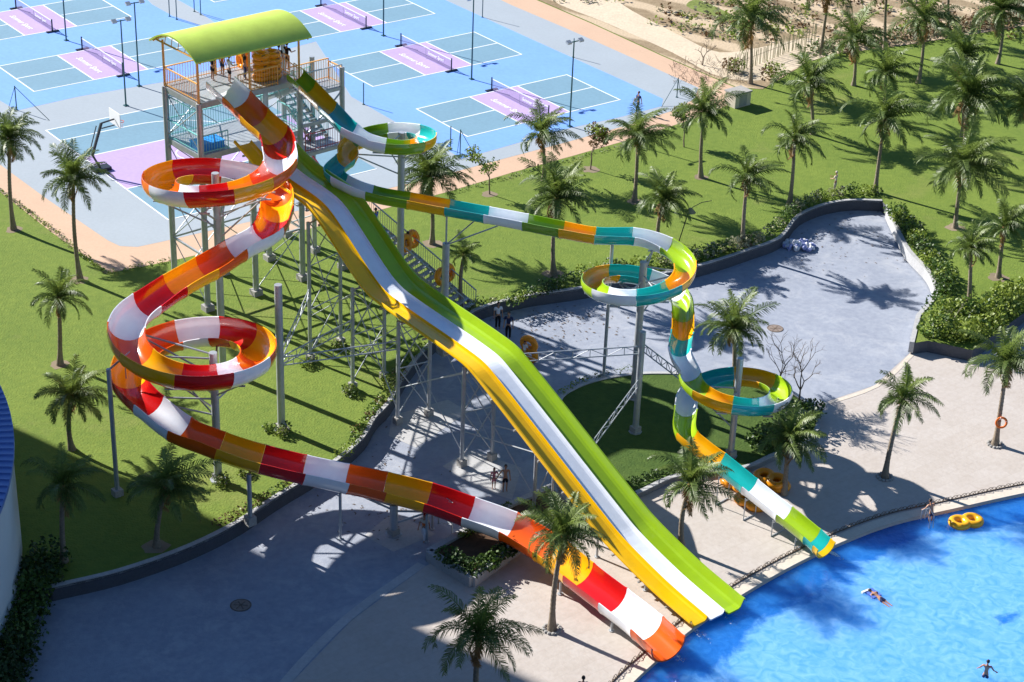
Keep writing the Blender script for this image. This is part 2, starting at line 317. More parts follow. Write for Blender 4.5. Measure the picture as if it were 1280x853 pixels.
# courts
zc=.004
Z1,Z2,Z3,Z4,Z5=.006,.010,.014,.018,.022
poly('path',pxs([(-120,160),(0,240),(65,291),(120,330),(138,341),(165,336),(220,325),(380,288),(560,240),(640,216),(720,194),(800,171),(860,151),(905,134),(928,118),(920,110),(827,70),(740,30),(670,0),(560,-50),(300,-160),(-200,-100)],0),Z1,'path')
poly('hardstand',pxs([(-120,110),(0,206),(60,250),(135,301),(150,308),(172,309),(200,303),(380,262),(550,220),(640,196),(712,177),(780,158),(840,139),(868,124),(873,110),(800,77),(713,38),(640,7),(520,-50),(300,-150),(-200,-90)],0),Z2,'hard')
poly('court_surround',pxs([(-160,30),(-60,90),(21,138.5),(98,121),(210,101.7),(395,52),(439,121),(500,156),(549,181),(577,199),(640,181),(712,160.5),(778,146),(827,133),(828.7,124),(780,101.5),(687.6,60),(560,2),(480,-34),(300,-110),(-200,-70)],0),Z3,'cblue')
YAW=R(38.023); CU=Vector((math.cos(YAW),math.sin(YAW),0)); CV=Vector((math.sin(YAW),-math.cos(YAW),0))
poly('service_lane',pxs([(176,-8),(190,6),(215,20),(262,36),(274,32),(240,10),(215,-4),(200,-14)],0),Z3+.003,'hard')
def rect(c,u0,u1,v0,v1): return [c+CU*u0+CV*v0,c+CU*u1+CV*v0,c+CU*u1+CV*v1,c+CU*u0+CV*v1]
def quad(b,c,u0,u1,v0,v1,z,mi=0):
    P=rect(c,u0,u1,v0,v1); P=[(p.x,p.y,z) for p in P]
    b.add(P,[(3,2,1,0)],mi)
def text_mesh(s,size,m,name='text'):
    cu=bpy.data.curves.new(name,'FONT'); cu.body=s; cu.size=size; cu.shear=.35; cu.align_x='CENTER'; cu.align_y='CENTER'; cu.offset=.012
    o=bpy.data.objects.new(name,cu); COL.objects.link(o); bpy.context.view_layer.update()
    me=bpy.data.meshes.new_from_object(o.evaluated_get(bpy.context.evaluated_depsgraph_get())); bpy.data.objects.remove(o)
    me.materials.clear(); me.materials.append(M[m]); return me
logo=text_mesh('Summer Sport',.62,'line'); banner=text_mesh('Summer Sport',.34,'line')
M['net']=mat('net_mesh',(.30,.24,.40),.8,.2); 
def net_alpha():
    n=M['net'].node_tree.nodes; l=M['net'].node_tree.links; tr=n.new('ShaderNodeBsdfTransparent'); ms=n.new('ShaderNodeMixShader'); ms.inputs[0].default_value=.45
    l.new(tr.outputs[0],ms.inputs[1]); l.new(n['Principled BSDF'].outputs[0],ms.inputs[2]); l.new(ms.outputs[0],n['Material Output'].inputs[0])
net_alpha()
courts={'A':(-.15,125.97),'B':(-7.3,134.89),'E':(-14.36,143.87),'C':(-30.72,131.16),'D':(-37.88,140.08),'F':(-21.5,152.8)}
where={'A':'by the slim young trees','B':'behind the teal slide coil','E':'farther behind the roof','C':'left of the tower roof','D':'in the far left corner'}
for k,(x,y) in courts.items():
    c=Vector((x,y,0)); b=MB()
    for u0,u1,mi in((-6.705,-2.134,1),(-2.134,2.134,2),(2.134,6.705,1)): quad(b,c,u0,u1,-3.05,3.05,Z4,mi)
    w=.05
    for u in(-6.705,-2.134,2.134,6.705): quad(b,c,u-w,u+w,-3.1,3.1,Z5)
    for v in(-3.05,3.05): quad(b,c,-6.755,6.755,v-w,v+w,Z5+.002)
    for s in(-1,1): quad(b,c,*sorted((s*2.18,s*6.66)),-w,w,Z5)
    o=b.build('court_markings',['line','cteal','cpurple']); o['kind']='structure'
    for s in(-1.05,):
        lo=bpy.data.objects.new('court_lettering',logo); COL.objects.link(lo); lo.matrix_world=Matrix.Translation(c+CU*s+Vector((0,0,Z5+.004)))@Matrix.Rotation(YAW-PI/2,4,'Z'); lo['kind']='structure'
    if k=='F': continue
    nt_=empty('court_net',c,'low black-posted court net on the purple strip of the court '+where[k],'net','court nets')
    b=MB(); b.add([c+CV*-3.3+Vector((0,0,.08)),c+CV*3.3+Vector((0,0,.08)),c+CV*3.3+Vector((0,0,.86)),c+CV*-3.3+Vector((0,0,.86))],[(0,1,2,3)]); b.build('mesh_panel','net',nt_)
    b=MB(); b.bar(c+CV*-3.3+Vector((0,0,.88)),c+CV*3.3+Vector((0,0,.88)),.03,.07); b.bar(c+Vector((0,0,.05)),c+Vector((0,0,.86)),.04,.02); b.build('top_tape','line',nt_)
    for s in(-1,1):
        p=c+CV*3.32*s; b=MB(); b.bar(p,p+Vector((0,0,1.0)),.09,.09); b.bar(p-CU*.5+Vector((0,0,.05)),p+CU*.5+Vector((0,0,.05)),.2,.1); b.build('post','black',nt_)
    bo=bpy.data.objects.new('banner_lettering',banner); COL.objects.link(bo); bo.parent=nt_
    bo.matrix_parent_inverse=Matrix.Identity(4); bo.location=CV*1.3+CU*-.03+Vector((0,0,.55)); bo.rotation_euler=(PI/2,0,YAW-PI/2)
# basketball court
B0=at(57.5,163.5); 
def bpt(u,v): return B0+CU*u+CV*v
Lb=15.0; b=MB()
vA=(at(107,196.5)-B0).dot(CV); vB=(at(165,235)-B0).dot(CV)
quad(b,B0,0,Lb,0,vA,Z4,1); quad(b,B0,0,Lb,vA,vB,Z4,2); quad(b,B0,0,Lb,vB,vB+vA,Z4,1)
for v in(0,vA,vB,vB+vA): quad(b,B0,-.05,Lb,v-.05,v+.05,Z5)
quad(b,B0,-.05,.05,-.05,vA+vB+.05,Z5+.002); quad(b,B0,0,5.2,.9*vA*.42,.9*vA*.42+.1,Z5); quad(b,B0,4.6,4.7,-.02,1.2,Z5)
cc=bpt(5.2,(vA+vB)/2)
for i in range(24):
    a0,a1=-PI/2+PI*i/24,-PI/2+PI*(i+1)/24; rr=(vB+vA)/2-.9*vA*.42
    P=[cc+CU*(r*math.cos(a))+CV*(r*math.sin(a)) for a,r in((a0,rr),(a1,rr),(a1,rr-.1),(a0,rr-.1))]
    b.add([(p.x,p.y,Z5) for p in P],[(0,1,2,3)]); 
    P=[bpt(6.4,(vA+vB)/2)+CU*(r*math.cos(2*a))+CV*(r*math.sin(2*a)) for a,r in((a0,1.2),(a1,1.2),(a1,1.1),(a0,1.1))]
    b.add([(p.x,p.y,Z5+.003) for p in P],[(0,1,2,3)])
b.build('basketball_markings',['line','cteal','cpurple'])['kind']='structure'
# field beyond
fe=pxs([(670,-1),(740,29),(827,69),(920,109),(953,112),(1000,84),(1020,71),(1130,57),(1280,33),(1420,10)],0)
poly('field',fe+[Vector((900,260,0)),Vector((2400,3400,0)),Vector((-2400,3400,0)),Vector((-900,230,0)),at(560,-45,0)],.02,'field')
poly('sand_track',smooth(pxs([(690,0),(760,30),(840,66),(905,98),(960,100),(1010,78),(1060,60),(1015,48),(960,58),(900,66),(850,45),(790,14),(752,-8),(700,-14)],0),4,True),.026,'sand')
poly('crop_row',smooth(pxs([(858,8),(900,24),(925,38),(935,32),(905,14),(870,0)],0),4,True),.026,'weed')
# apron slabs round the steel footings
for q in ([(553,583),(590,563),(652,585),(640,625),(600,612)],[(455,670),(492,640),(545,668),(492,690)],[(490,520),(560,500),(585,515),(520,560),(486,545)]):
    poly('apron',pxs(q,ZR),ZR+.010,'apron')
# ------------------------------------------------------------------ flumes
def arc(c,r,a0,a1,z0,z1,n):
    return [Vector((c[0]+r*math.cos(R(a0+(a1-a0)*i/n)),c[1]+r*math.sin(R(a0+(a1-a0)*i/n)),z0+(z1-z0)*i/n)) for i in range(n+1)]
def resample(P,step):
    out=[P[0].copy()]; acc=0
    for a,b in zip(P,P[1:]):
        L=(b-a).length; d=step-acc
        while d<=L: out.append(a.lerp(b,d/L)); d+=step
        acc=L-(d-step)
    return out
def flume(root,path,W,D,bounds,cols,step=.22,bank=1.0,wide=None):
    """half-pipe swept along path (floor line); one mesh per coloured section"""
    P=resample(smooth(path,10),step); N=len(P); S=[0]
    for a,b in zip(P,P[1:]): S.append(S[-1]+(b-a).length)
    fr=[]
    for i in range(N):
        t=(P[min(i+1,N-1)]-P[max(i-1,0)]).normalized(); x=Vector((t.y,-t.x,0)).normalized()   # right-hand side
        k0=P[max(i-3,0)];k1=P[min(i+3,N-1)]; a=(P[i]-k0);b=(k1-P[i]); cu=0
        if a.length>1e-4 and b.length>1e-4:
            cu=(a.x*b.y-a.y*b.x)/(a.length*b.length)/max(.1,(a.length+b.length)/2)   # + = turning left
        fr.append([t,x,cu])
    cs=[sum(fr[max(0,min(N-1,j))][2] for j in range(i-11,i+12))/23 for i in range(N)]
    prof=[]
    K=12
    for i in range(K+1):
        a=PI*(-.04)+PI*1.08*i/K; prof.append((-math.cos(a),math.sin(a)))
    def ring(i,th,lip=0):
        t,x,_=fr[i]; ro=max(-.42,min(.42,cs[i]*.62*bank)); up=x.cross(t); 
        x2=x*math.cos(ro)+up*math.sin(ro); u2=-x*math.sin(ro)+up*math.cos(ro)      # turning left lifts the right-hand wall
        w=W/2*(wide(S[i]/S[-1]) if wide else 1)
        ins=[]; outs=[]
        for px,py in prof:
            ins.append(P[i]+x2*(px*w)+u2*(D-py*D))
            ex=1+ (th+lip)/w; outs.append(P[i]+x2*(px*w*ex)+u2*(D-py*(D+th+lip)))
        # rolled rims
        l0=ins[0]; r0=ins[-1]
        return ins+outs[::-1]
    bi=[min(range(N),key=lambda i:abs(S[i]-s)) for s in bounds]
    secs=[]
    for q,(i0,i1) in enumerate(zip(bi,bi[1:])):
        if i1<=i0: continue
        b=MB(); m=None; rows=[]
        idx=list(range(i0,i1+1))
        for n_,i in enumerate(idx):
            lip=.028 if (n_==0 or n_==len(idx)-1) else 0
            rg=ring(i,.045,lip)
            if n_==0: rg=[v+fr[i][0]*.004 for v in rg]
            if n_==len(idx)-1: rg=[v-fr[i][0]*.004 for v in rg]
            rows.append(rg)
        m=len(rows[0]); vs=[v for r_ in rows for v in r_]
        fs=[(a*m+j,a*m+(j+1)%m,(a+1)*m+(j+1)%m,(a+1)*m+j) for a in range(len(rows)-1) for j in range(m)]
        b.add(vs,fs,0,True)
        h=m//2
        for a in(0,len(rows)-1):
            f=[(a*m+j,a*m+j+1,a*m+m-2-j,a*m+m-1-j) for j in range(h-1)]
            b.f+=f if a else [x[::-1] for x in f]; b.m+=[0]*len(f); b.sm+=[False]*len(f)
        o=b.build('flume_section',cols[q%len(cols)],root); 
        secs.append(o)
    return P,S
def near(P,q):
    q=Vector(q); return min(P,key=lambda p:(p.xy-q.xy).length)
def post(b,base,ztop,r=.14,foot=True,fb=None,n=12):
    b.tube([base,Vector((base.x,base.y,ztop))],r,n)
    b.tube([base,base+Vector((0,0,.04))],r*2.1,8,sm=False)
def lattice(b,a,c,h=.5,r=.03,n=8):
    a=Vector(a);c=Vector(c); dn=Vector((0,0,-h))
    b.tube([a,c],r,6); b.tube([a+dn,c+dn],r,6)
    for i in range(n):
        p=a.lerp(c,i/n);q=a.lerp(c,(i+1)/n); b.tube([p+dn,q] if i%2==0 else [p,q+dn],r*.6,5)
        b.tube([q,q+dn],r*.6,5)
def footing(base,root,s=.42,h=.32):
    b=MB(); b.box(base+Vector((0,0,h/2-.05)),(s,s,h+.1),R(40)); return b.build('footing','concrete',root)
def ring_arms(root,pb,zp,pts,r=.04,drop=1.0,rise=None):
    for p in pts:
        b=MB(); u=Vector((p.x,p.y,p.z-.10)); b.tube([Vector((pb.x,pb.y,u.z-drop)),u],r,6)
        b.tube([Vector((pb.x,pb.y,min(zp-.1,u.z-drop*.05))),u],r,6); b.bar(u-Vector((.25,0,.03)),u+Vector((.25,0,-.03)),.1,.06)
        b.build('support_arm','steel',root)
def rimp(px,py,z,D): v=at(px,py,z); v.z-=D; return v
# ---- the red, orange and white slide
D1=.78; W1=1.62
c1=(-14.85,86.75); c2=(-14.5,75.9)
r1=[rimp(274,100,12.85,D1),rimp(290,115,12.6,D1),rimp(306,131,12.25,D1),rimp(325,149,11.9,D1),rimp(345,167,11.55,D1)]
def zarc(c,r,keys,n=10):
    out=[]
    for (a0,z0),(a1,z1) in zip(keys,keys[1:]): out+=arc(c,r,a0,a1,z0,z1,max(2,int(abs(a1-a0)/16)))[(1 if out else 0):]
    return out
r1+=zarc(c1,3.15,[(18,10.65),(-90,10.1),(-270,8.6),(-325,8.25)])
r1+=[rimp(336,286,8.95,D1),rimp(303,305,8.6,D1),rimp(268,326,8.3,D1),rimp(228,348,8.05,D1),rimp(196,368,7.8,D1)]
r1+=zarc(c2,3.1,[(158,6.9),(270,6.05),(450,5.1),(540,4.65),(572,4.4)])
r1+=[rimp(222,533,4.45,D1),rimp(255,547,4.05,D1),rimp(300,563,3.55,D1),rimp(365,580,2.95,D1),rimp(430,594,2.35,D1),rimp(490,607,1.80,D1),rimp(540,620,1.45,D1),rimp(580,634,1.2,D1),rimp(637,655,.92,D1),rimp(685,683,.72,D1),rimp(733,722,.55,D1),rimp(770,750,.42,D1),rimp(802,775,.33,D1),rimp(836,806,.28,D1)]
P0=resample(smooth(r1,10),.1); L0=sum((b-a).length for a,b in zip(P0,P0[1:]))
def project(v):
    d=v-Vector((0,0,CH)); z=d.dot(fw); return (W/2+F*d.dot(rt)/z, H/2-F*d.dot(up)/z)
def find_bounds(P,step,marks,D):
    """arc length nearest each picture position, taken in order along the slide"""
    pr=[project(p+Vector((0,0,D*.5))) for p in P]; out=[]; i0=0; win=int(14/step)
    for mx,my in marks:
        j=min(range(i0,min(len(P),i0+win)),key=lambda i:(pr[i][0]-mx)**2+(pr[i][1]-my)**2); out.append(j*step); i0=j
    return out
marks=[(289,108),(366,196),(222,250),(303,205),(318,298),(165,398),(318,492),(252,420),(205,518),(402,592),(612,645),(792,765)]
ws=find_bounds(P0,.1,marks,D1)
bounds=[0]; cols1=['white']
for a,b_ in zip(ws,ws[1:]):
    d=(b_-a)/4
    for k,cn in((.5,'orange'),(1.5,'amber'),(2.5,'red'),(3.5,'white')):
        bounds.append(a+d*k); cols1.append(cn)
bounds.append(ws[-1]+1.05); cols1.append('orange'); bounds.append(L0)
red=empty('water_slide',(r1[-1].x,r1[-1].y,ZR),'tall spiral water slide in red, orange, amber and white sections with two wide coils','water slide','water slides')
PR,SR=flume(red,r1,W1,D1,bounds,cols1)
def posts(root,lst,P,zb,r=.12):
    for px,py,zbase,top in lst:
        base=at(px,py,zbase); b=MB(); zt=top if top is not None else near(P,base).z-.1
        post(b,base,zt,r); b.build('support_post','steel',root); footing(base,root)
posts(red,[(279,464,0,11.05),(273,600,0,6.75),(352,537,0,7.9)],PR,0,.19)
posts(red,[(147,619,0,6.6)],PR,0,.11)
posts(red,[(313,653,0,None)],PR,0,.11)
posts(red,[(492,668,ZR,None)],PR,0,.19)
for s in (.80,.845,.89,.93,.965):
    i=int(s*len(PR)); p=PR[i]; t=(PR[i+1]-PR[i-1]); x=Vector((t.y,-t.x,0)).normalized()
    for sg in(-1,1):
        b=MB(); q=p+x*sg*.55; b.tube([Vector((q.x,q.y,ZR)),Vector((q.x,q.y,q.z+.12))],.06,8); b.tube([Vector((q.x,q.y,ZR)),Vector((q.x,q.y,ZR+.04))],.13,8); b.build('leg','steel',red)
pb=at(279,464,0); ring_arms(red,pb,11.05,[arc(c1,3.1,a,a,z,z,1)[0] for a,z in((20,10.4),(-35,10.1),(-95,9.8),(-160,9.45),(150,9.2),(90,9.0),(45,8.75))],.045,1.2)
pb=at(273,600,0); ring_arms(red,pb,6.75,[arc(c2,3.1,a,a,z,z,1)[0] for a,z in((165,6.85),(200,6.6),(-100,6.1),(-40,5.8),(20,5.5),(80,5.2),(130,4.7))],.045,1.2)
ring_arms(red,pb,6.75,[PR[int(len(PR)*.675)],PR[int(len(PR)*.645)]],.045,.9)
b=MB(); pq=at(147,619,0); q=arc(c2,3.1,190,190,5.6,5.6,1)[0]; b.tube([Vector((pq.x,pq.y,6.55)),Vector((q.x+.5,q.y+.2,6.55))],.05,8); b.tube([Vector((q.x,q.y,6.55)),Vector((q.x,q.y,5.0))],.03,6); b.build('support_arm','steel',red)
q=at(492,668,ZR); ring_arms(red,q,near(PR,q).z-.1,[near(PR,q+Vector((-1.6,.3,0))),near(PR,q+Vector((1.6,-.2,0)))],.05,.7)
# lattice trestle beside the planter
b=MB(); q0=at(548,655,ZR); q1=at(565,668,ZR)
for q in(q0,q1): b.tube([q,Vector((q.x,q.y,near(PR,q).z))],.035,6)
for i in range(4):
    z0,z1=ZR+.1+i*.4,ZR+.5+i*.4; b.tube([Vector((q0.x,q0.y,z0)),Vector((q1.x,q1.y,z1))],.02,5); b.tube([Vector((q0.x,q0.y,z1)),Vector((q1.x,q1.y,z1))],.02,5)
b.build('trestle','steel',red)
# ---- the teal, green, amber and white slide
D2=.56; W2=1.02
cA=(-7.0,93.25); cB=(6.1,84.2); cC=(10.8,79.75)
t1=[rimp(367,90,12.6,D2),rimp(390,112,12.1,D2),rimp(412,135,11.7,D2),rimp(437,160,11.3,D2)]
t1+=arc(cA,2.15,-115,195,10.3,8.75,18)
t1+=[rimp(416,214,9.05,D2),rimp(437,229,8.95,D2),rimp(470,240,8.8,D2),rimp(520,249,8.6,D2),rimp(580,260,8.47,D2),rimp(640,271,8.38,D2),rimp(700,283,8.3,D2),rimp(745,291,8.25,D2)]
t1+=arc(cB,2.35,92,-350,7.65,5.05,24)
t1+=[rimp(854,405,5.2,D2),rimp(850,440,4.75,D2)]
t1+=zarc(cC,2.3,[(178,3.55),(270,3.25),(360,2.8),(450,2.3),(540,1.7)])
t1+=[rimp(856,539,1.95,D2),rimp(874,556,1.72,D2),rimp(902,577,1.42,D2),rimp(940,608,1.0,D2),rimp(975,636,.66,D2),rimp(1008,662,.38,D2),rimp(1033,685,.12,D2)]
P0=resample(smooth(t1,10),.1); L0=sum((b-a).length for a,b in zip(P0,P0[1:]))
marks=[(366,90),(508,190),(465,165),(488,238),(680,278),(850,318),(722,372),(856,385),(850,488),(985,482),(848,528),(1003,652)]
gs=find_bounds(P0,.1,marks,D2); gs[0]=0.0
bounds=[0]; cols2=['green']
for n_,(a,b_) in enumerate(zip(gs,gs[1:])):
    d=(b_-a)/4; gcol='lime' if n_>=4 else 'green'
    for k,cn in((.5,'amber'),(1.5,'teal'),(2.5,'white'),(3.5,gcol)):
        bounds.append(a+d*k); cols2.append(cn)
bounds+= [gs[-1]+.8,gs[-1]+1.35,L0]; cols2+=['teal','yellow']
teal=empty('water_slide',(t1[-1].x,t1[-1].y,ZR),'narrow water slide in teal, green, amber and white sections with a yellow end lip','water slide','water slides')
PT,ST=flume(teal,t1,W2,D2,bounds,cols2,step=.16,bank=.55)
posts(teal,[(500,380,0,10.2),(792,497,-.45,7.3)],PT,0,.19)
posts(teal,[(794,540,-.45,5.2),(913,570,-.45,5.0)],PT,0,.16)
posts(teal,[(754,476,ZR,None)],PT,0,.09)
# the straight run's post with its thin extension and raking arms
i=min(range(len(PT)),key=lambda i:abs(project(PT[i])[0]-558) if PT[i].z>7.5 and PT[i].x<2 else 1e9); q=PT[i]
base=Vector((q.x,q.y,0)); b=MB(); post(b,base,q.z-1.6,.19); b.tube([Vector((q.x,q.y,q.z-1.6)),Vector((q.x,q.y,q.z-.05))],.05,8); b.build('support_post','steel',teal); footing(base,teal,.6)
for dx,r_ in((9,.04),(17,.04)):
    p2=PT[min(len(PT)-1,i+dx)]; b=MB(); b.tube([Vector((q.x,q.y,q.z-1.7)),p2-Vector((0,0,.1))],r_,6); b.build('support_arm','steel',teal)
pb=at(500,380,0); ring_arms(teal,pb,10.2,[arc(cA,2.1,a,a,z,z,1)[0] for a,z in((-100,10.25),(-30,9.9),(40,9.5),(100,9.25),(160,8.95))],.04,1.1)
pb=at(792,497,-.45); ring_arms(teal,pb,7.3,[arc(cB,2.35,a,a,z,z,1)[0] for a,z in((70,7.5),(10,7.2),(-60,6.75),(-120,6.4),(180,6.05),(110,5.65),(60,5.3))],.04,1.0)
pb=at(913,570,-.45); ring_arms(teal,pb,5.0,[arc(cC,2.3,a,a,z,z,1)[0] for a,z in((180,3.5),(-110,3.3),(-50,3.0),(10,2.7),(80,2.35),(130,2.0))],.04,.8)
q=at(794,540,-.45); n0=at(660,455,3.0)
for a,c in ((Vector((q.x,q.y,4.4)),Vector((-1.2,80.6,4.1))),(Vector((q.x,q.y,2.6)),Vector((3.0,75.6,.9))),(Vector((q.x,q.y,4.6)),Vector((cC[0]-2.2,cC[1]+1.2,3.2)))):
    b=MB(); lattice(b,a,c,.42,.032,9); b.build('lattice_girder','steel',teal)
for s in (.925,.945,.965,.983):
    i=int(s*len(PT)); p=PT[i]; t=(PT[i+1]-PT[i-1]); x=Vector((t.y,-t.x,0)).normalized(); b=MB()
    for sg in(-1,1): q=p+x*sg*.42; b.tube([Vector((q.x,q.y,ZR)),Vector((q.x,q.y,p.z+.1))],.028,6)
    b.bar(p+x*.42-Vector((0,0,.05)),p-x*.42-Vector((0,0,.05)),.05); b.bar(Vector((p.x,p.y,ZR+.03))+x*.42,Vector((p.x,p.y,ZR+.03))-x*.42,.05); b.build('leg','steel',teal)
# ---- the three-lane racing slide
HD=R(-49.5); d3=Vector((math.cos(HD),math.sin(HD),0)); n3=Vector((-d3.y,d3.x,0)); X3=Vector((9.12,66.66,0))
prof3=[(0,-.55),(2.5,-.18),(5.4,.55),(6.4,.95),(14.4,4.55),(15.4,4.93),(16.6,5.08),(22.3,5.38),(23.2,5.50),(24.1,5.82),(27.7,7.95),(28.5,8.28),(29.4,8.44),(32,8.62),(33.2,8.85),(35.4,9.55)]
def p3(L,o=0,z=None):
    for (a,za),(b_,zb) in zip(prof3,prof3[1:]):
        if a<=L<=b_: zz=za+(zb-za)*(L-a)/(b_-a); break
    else: zz=prof3[-1][1] if L>30 else prof3[0][1]
    v=X3-d3*L+n3*o; v.z=zz if z is None else z; return v
race=empty('water_slide',tuple(p3(0,0,ZR)),'straight three-lane racing slide with yellow, white and lime lanes running down into the pool','water slide','water slides')
cl=[(v.x,v.y) for v in smooth([Vector((l,z,0)) for l,z in prof3],5)]
def lane(name,col,x0,prof,ext):
    b=MB(); rows=[]
    pts=[(l,z) for l,z in cl if l>=ext]; pts=[(ext,pts[0][1]-.02)]+pts
    for l,z in pts:
        c=X3-d3*l; rows.append([Vector((c.x,c.y,z+h))+n3*o for o,h in prof]+[Vector((c.x,c.y,z+h-.07))+n3*o for o,h in prof[::-1]])
    m=len(rows[0]); b.add([v for r_ in rows for v in r_],[(a*m+j,(a+1)*m+j,(a+1)*m+(j+1)%m,a*m+(j+1)%m) for a in range(len(rows)-1) for j in range(m)],0,False)
    h=m//2
    for a in(0,len(rows)-1):
        f=[(a*m+j,a*m+j+1,a*m+m-2-j,a*m+m-1-j) for j in range(h-1)]; b.f+=f; b.m+=[0]*len(f); b.sm+=[False]*len(f)
    return b.build(name,col,race)
wl=.47
lane('lane','yellow',0,[(-3*wl-.14,.30),(-3*wl-.10,.36),(-3*wl-.02,.36),(-3*wl+.10,.06),(-3*wl+.22,0),(-wl-.16,0),(-wl-.06,.05),(-wl,.17)],-.1)
lane('lane','white',0,[(-wl+.004,.175),(-wl+.05,.05),(-wl+.15,0),(wl-.15,0),(wl-.05,.05),(wl-.004,.175)],-.2)
lane('lane','lime',0,[(wl,.17),(wl+.06,.05),(wl+.16,0),(3*wl-.22,0),(3*wl-.10,.06),(3*wl+.06,.40),(3*wl+.14,.40),(3*wl+.18,.32)],-.35)
# bolted stiffener ribs under the outer yellow wall
for L in [1.5+i*1.75 for i in range(20)]:
    b=MB(); c=p3(L); b.bar(c-n3*(3*wl+.02)+Vector((0,0,-.13)),c+n3*(3*wl+.02)+Vector((0,0,-.13)),.07,.09); b.build('rib','steel',race)
pairs=[((577,583,ZR),(615,575,ZR)),((497,530,ZR),(536,520,ZR)),((441,487,0),(480,474,0)),((388,451,0),(426,431,0))]
cols3=[]
for A,B in pairs:
    a=at(*A);b2=at(*B); La=-((a-X3).dot(d3)); mid=[]
    for q in(a,b2):
        zt=p3(-((q-X3).dot(d3))).z-.22; b=MB(); post(b,q,zt,.10); b.build('support_post','steel',race); footing(q,race,.36,.4); mid.append((q,zt))
    cols3.append(mid)
q=at(667,640,ZR); q2=q+n3*1.6
mid=[]
for qq in(q,q2):
    zt=p3(-((qq-X3).dot(d3))).z-.2; b=MB(); post(b,qq,zt,.09); b.build('support_post','steel',race); mid.append((qq,zt))
cols3.insert(0,mid)
def brace(root,a,b_,r=.032,name='brace'):
    m=MB(); m.tube([a,b_],r,6); m.build(name,'steel',root)
def V(q,z): return Vector((q.x,q.y,z))
for (a,za),(b_,zb) in cols3:
    z0=a.z+.5; brace(race,V(a,za-.1),V(b_,zb-.1),.05,'cross_beam')
    n_=max(1,int((za-z0)/2.2))
    for k in range(n_):
        u0=z0+(za-z0)*k/n_; u1=z0+(za-z0)*(k+1)/n_; brace(race,V(a,u0),V(b_,u1)); brace(race,V(b_,u0),V(a,u1))
        if k: brace(race,V(a,u0),V(b_,u0))
for P_,Q_ in zip(cols3,cols3[1:]):
    for (a,za),(b_,zb) in zip(P_,Q_):
        brace(race,V(a,za-.3),V(b_,b_.z+.6+(zb-b_.z)*.25)); brace(race,V(a,a.z+.8),V(b_,zb-.4))
# girders from the tall post to the racing trestles
q=at(352,537,0)
for tgt,z in ((cols3[3][0][0],4.0),(cols3[2][0][0],4.0),(cols3[4][0][0],4.2)):
    b=MB(); lattice(b,V(q,z),V(tgt,z),.45,.035,9); b.build('lattice_girder','steel',race)
for L in (3.2,6.4,9.6):
    for sg in(-1,1):
        c=p3(L,sg*1.0); b=MB(); b.tube([V(c,ZR),V(c,c.z-.12)],.06,8); b.tube([V(c,ZR),V(c,ZR+.04)],.12,8); b.build('leg','steel',race)
# ------------------------------------------------------------------ the slide tower
tu=Vector((.741,.671,0)); tv=Vector((-.671,.741,0)); T0=Vector((-16.73,92.28,0)); TL=6.35; TD=3.3
def tp(u,v,z): q=T0+tu*u+tv*v; return Vector((q.x,q.y,z))
ZP=12.0; ZQ=9.1
tower=empty('slide_tower',tuple(tp(TL/2,TD/2,0)),'steel slide tower with a lime barrel roof, orange railings and a staircase on its right','tower')
def tpart(b,name,m): return b.build(name,m,tower)
for u,v in((0,0),(TL,0),(0,TD),(TL,TD),(TL/2,0),(TL/2,TD)):
    b=MB(); top=ZP if u!=TL/2 else ZQ-.2; b.tube([tp(u,v,0),tp(u,v,top)],.17,10); tpart(b,'column','steel'); f=footing(tp(u,v,0),tower,.55)
for z in(ZP,ZQ):
    b=MB(); c=tp(TL/2,TD/2,z-.05); b.box(c,(TL+.1,TD+.1,.1),math.atan2(tu.y,tu.x)); tpart(b,'deck','steel')
for z in(ZP-.2,ZQ-.2,6.0,3.2):
    for (u0,v0),(u1,v1) in(((0,0),(TL,0)),((0,TD),(TL,TD)),((0,0),(0,TD)),((TL,0),(TL,TD))):
        b=MB(); r_=.18 if z>8 else .09; b.bar(tp(u0,v0,z),tp(u1,v1,z),.1,r_*1.2); tpart(b,'beam','steel')
for z0,z1 in((.3,3.2),(3.2,6.0),(6.0,8.8),(9.2,11.7)):
    for (u0,v0),(u1,v1) in(((0,0),(0,TD)),((TL,0),(TL,TD)),((0,TD),(TL/2,TD)),((TL/2,TD),(TL,TD)),((TL/2,0),(TL,0))):
        if z0>9 and (u0,u1)==(TL/2,TL): continue
        for a,c in((z0,z1),(z1,z0)): brace(tower,tp(u0,v0,a),tp(u1,v1,c),.03)
def railing(a,c,m,h=1.05,gap=.16,nm='railing',bar=.022):
    a=Vector(a);c=Vector(c); b=MB(); L=(c-a).length; n=max(2,int(L/gap)); U=Vector((0,0,1))
    b.bar(a+U*h,c+U*h,.07,.05); b.bar(a+U*.12,c+U*.12,.04,.04)
    for i in range(n+1):
        p=a.lerp(c,i/n); w=.05 if i in(0,n) else bar; b.bar(p,p+U*h,w,w)
    return tpart(b,nm,m)
zz=ZP
railing(tp(0,0,zz),tp(0,TD,zz),'rail_orange'); railing(tp(0,TD,zz),tp(TL,TD,zz),'rail_orange'); railing(tp(2.45,0,zz),tp(4.95,0,zz),'rail_orange'); railing(tp(TL,.9,zz),tp(TL,TD-1.2,zz),'rail_orange')
zz=ZQ; railing(tp(0,0,zz),tp(0,TD,zz),'rail_teal'); railing(tp(0,TD,zz),tp(TL,TD,zz),'rail_teal'); railing(tp(0,0,zz),tp(1.7,0,zz),'rail_teal'); railing(tp(4.6,0,zz),tp(TL,0,zz),'rail_teal'); railing(tp(TL,0,zz),tp(TL,TD-1.2,zz),'rail_teal')
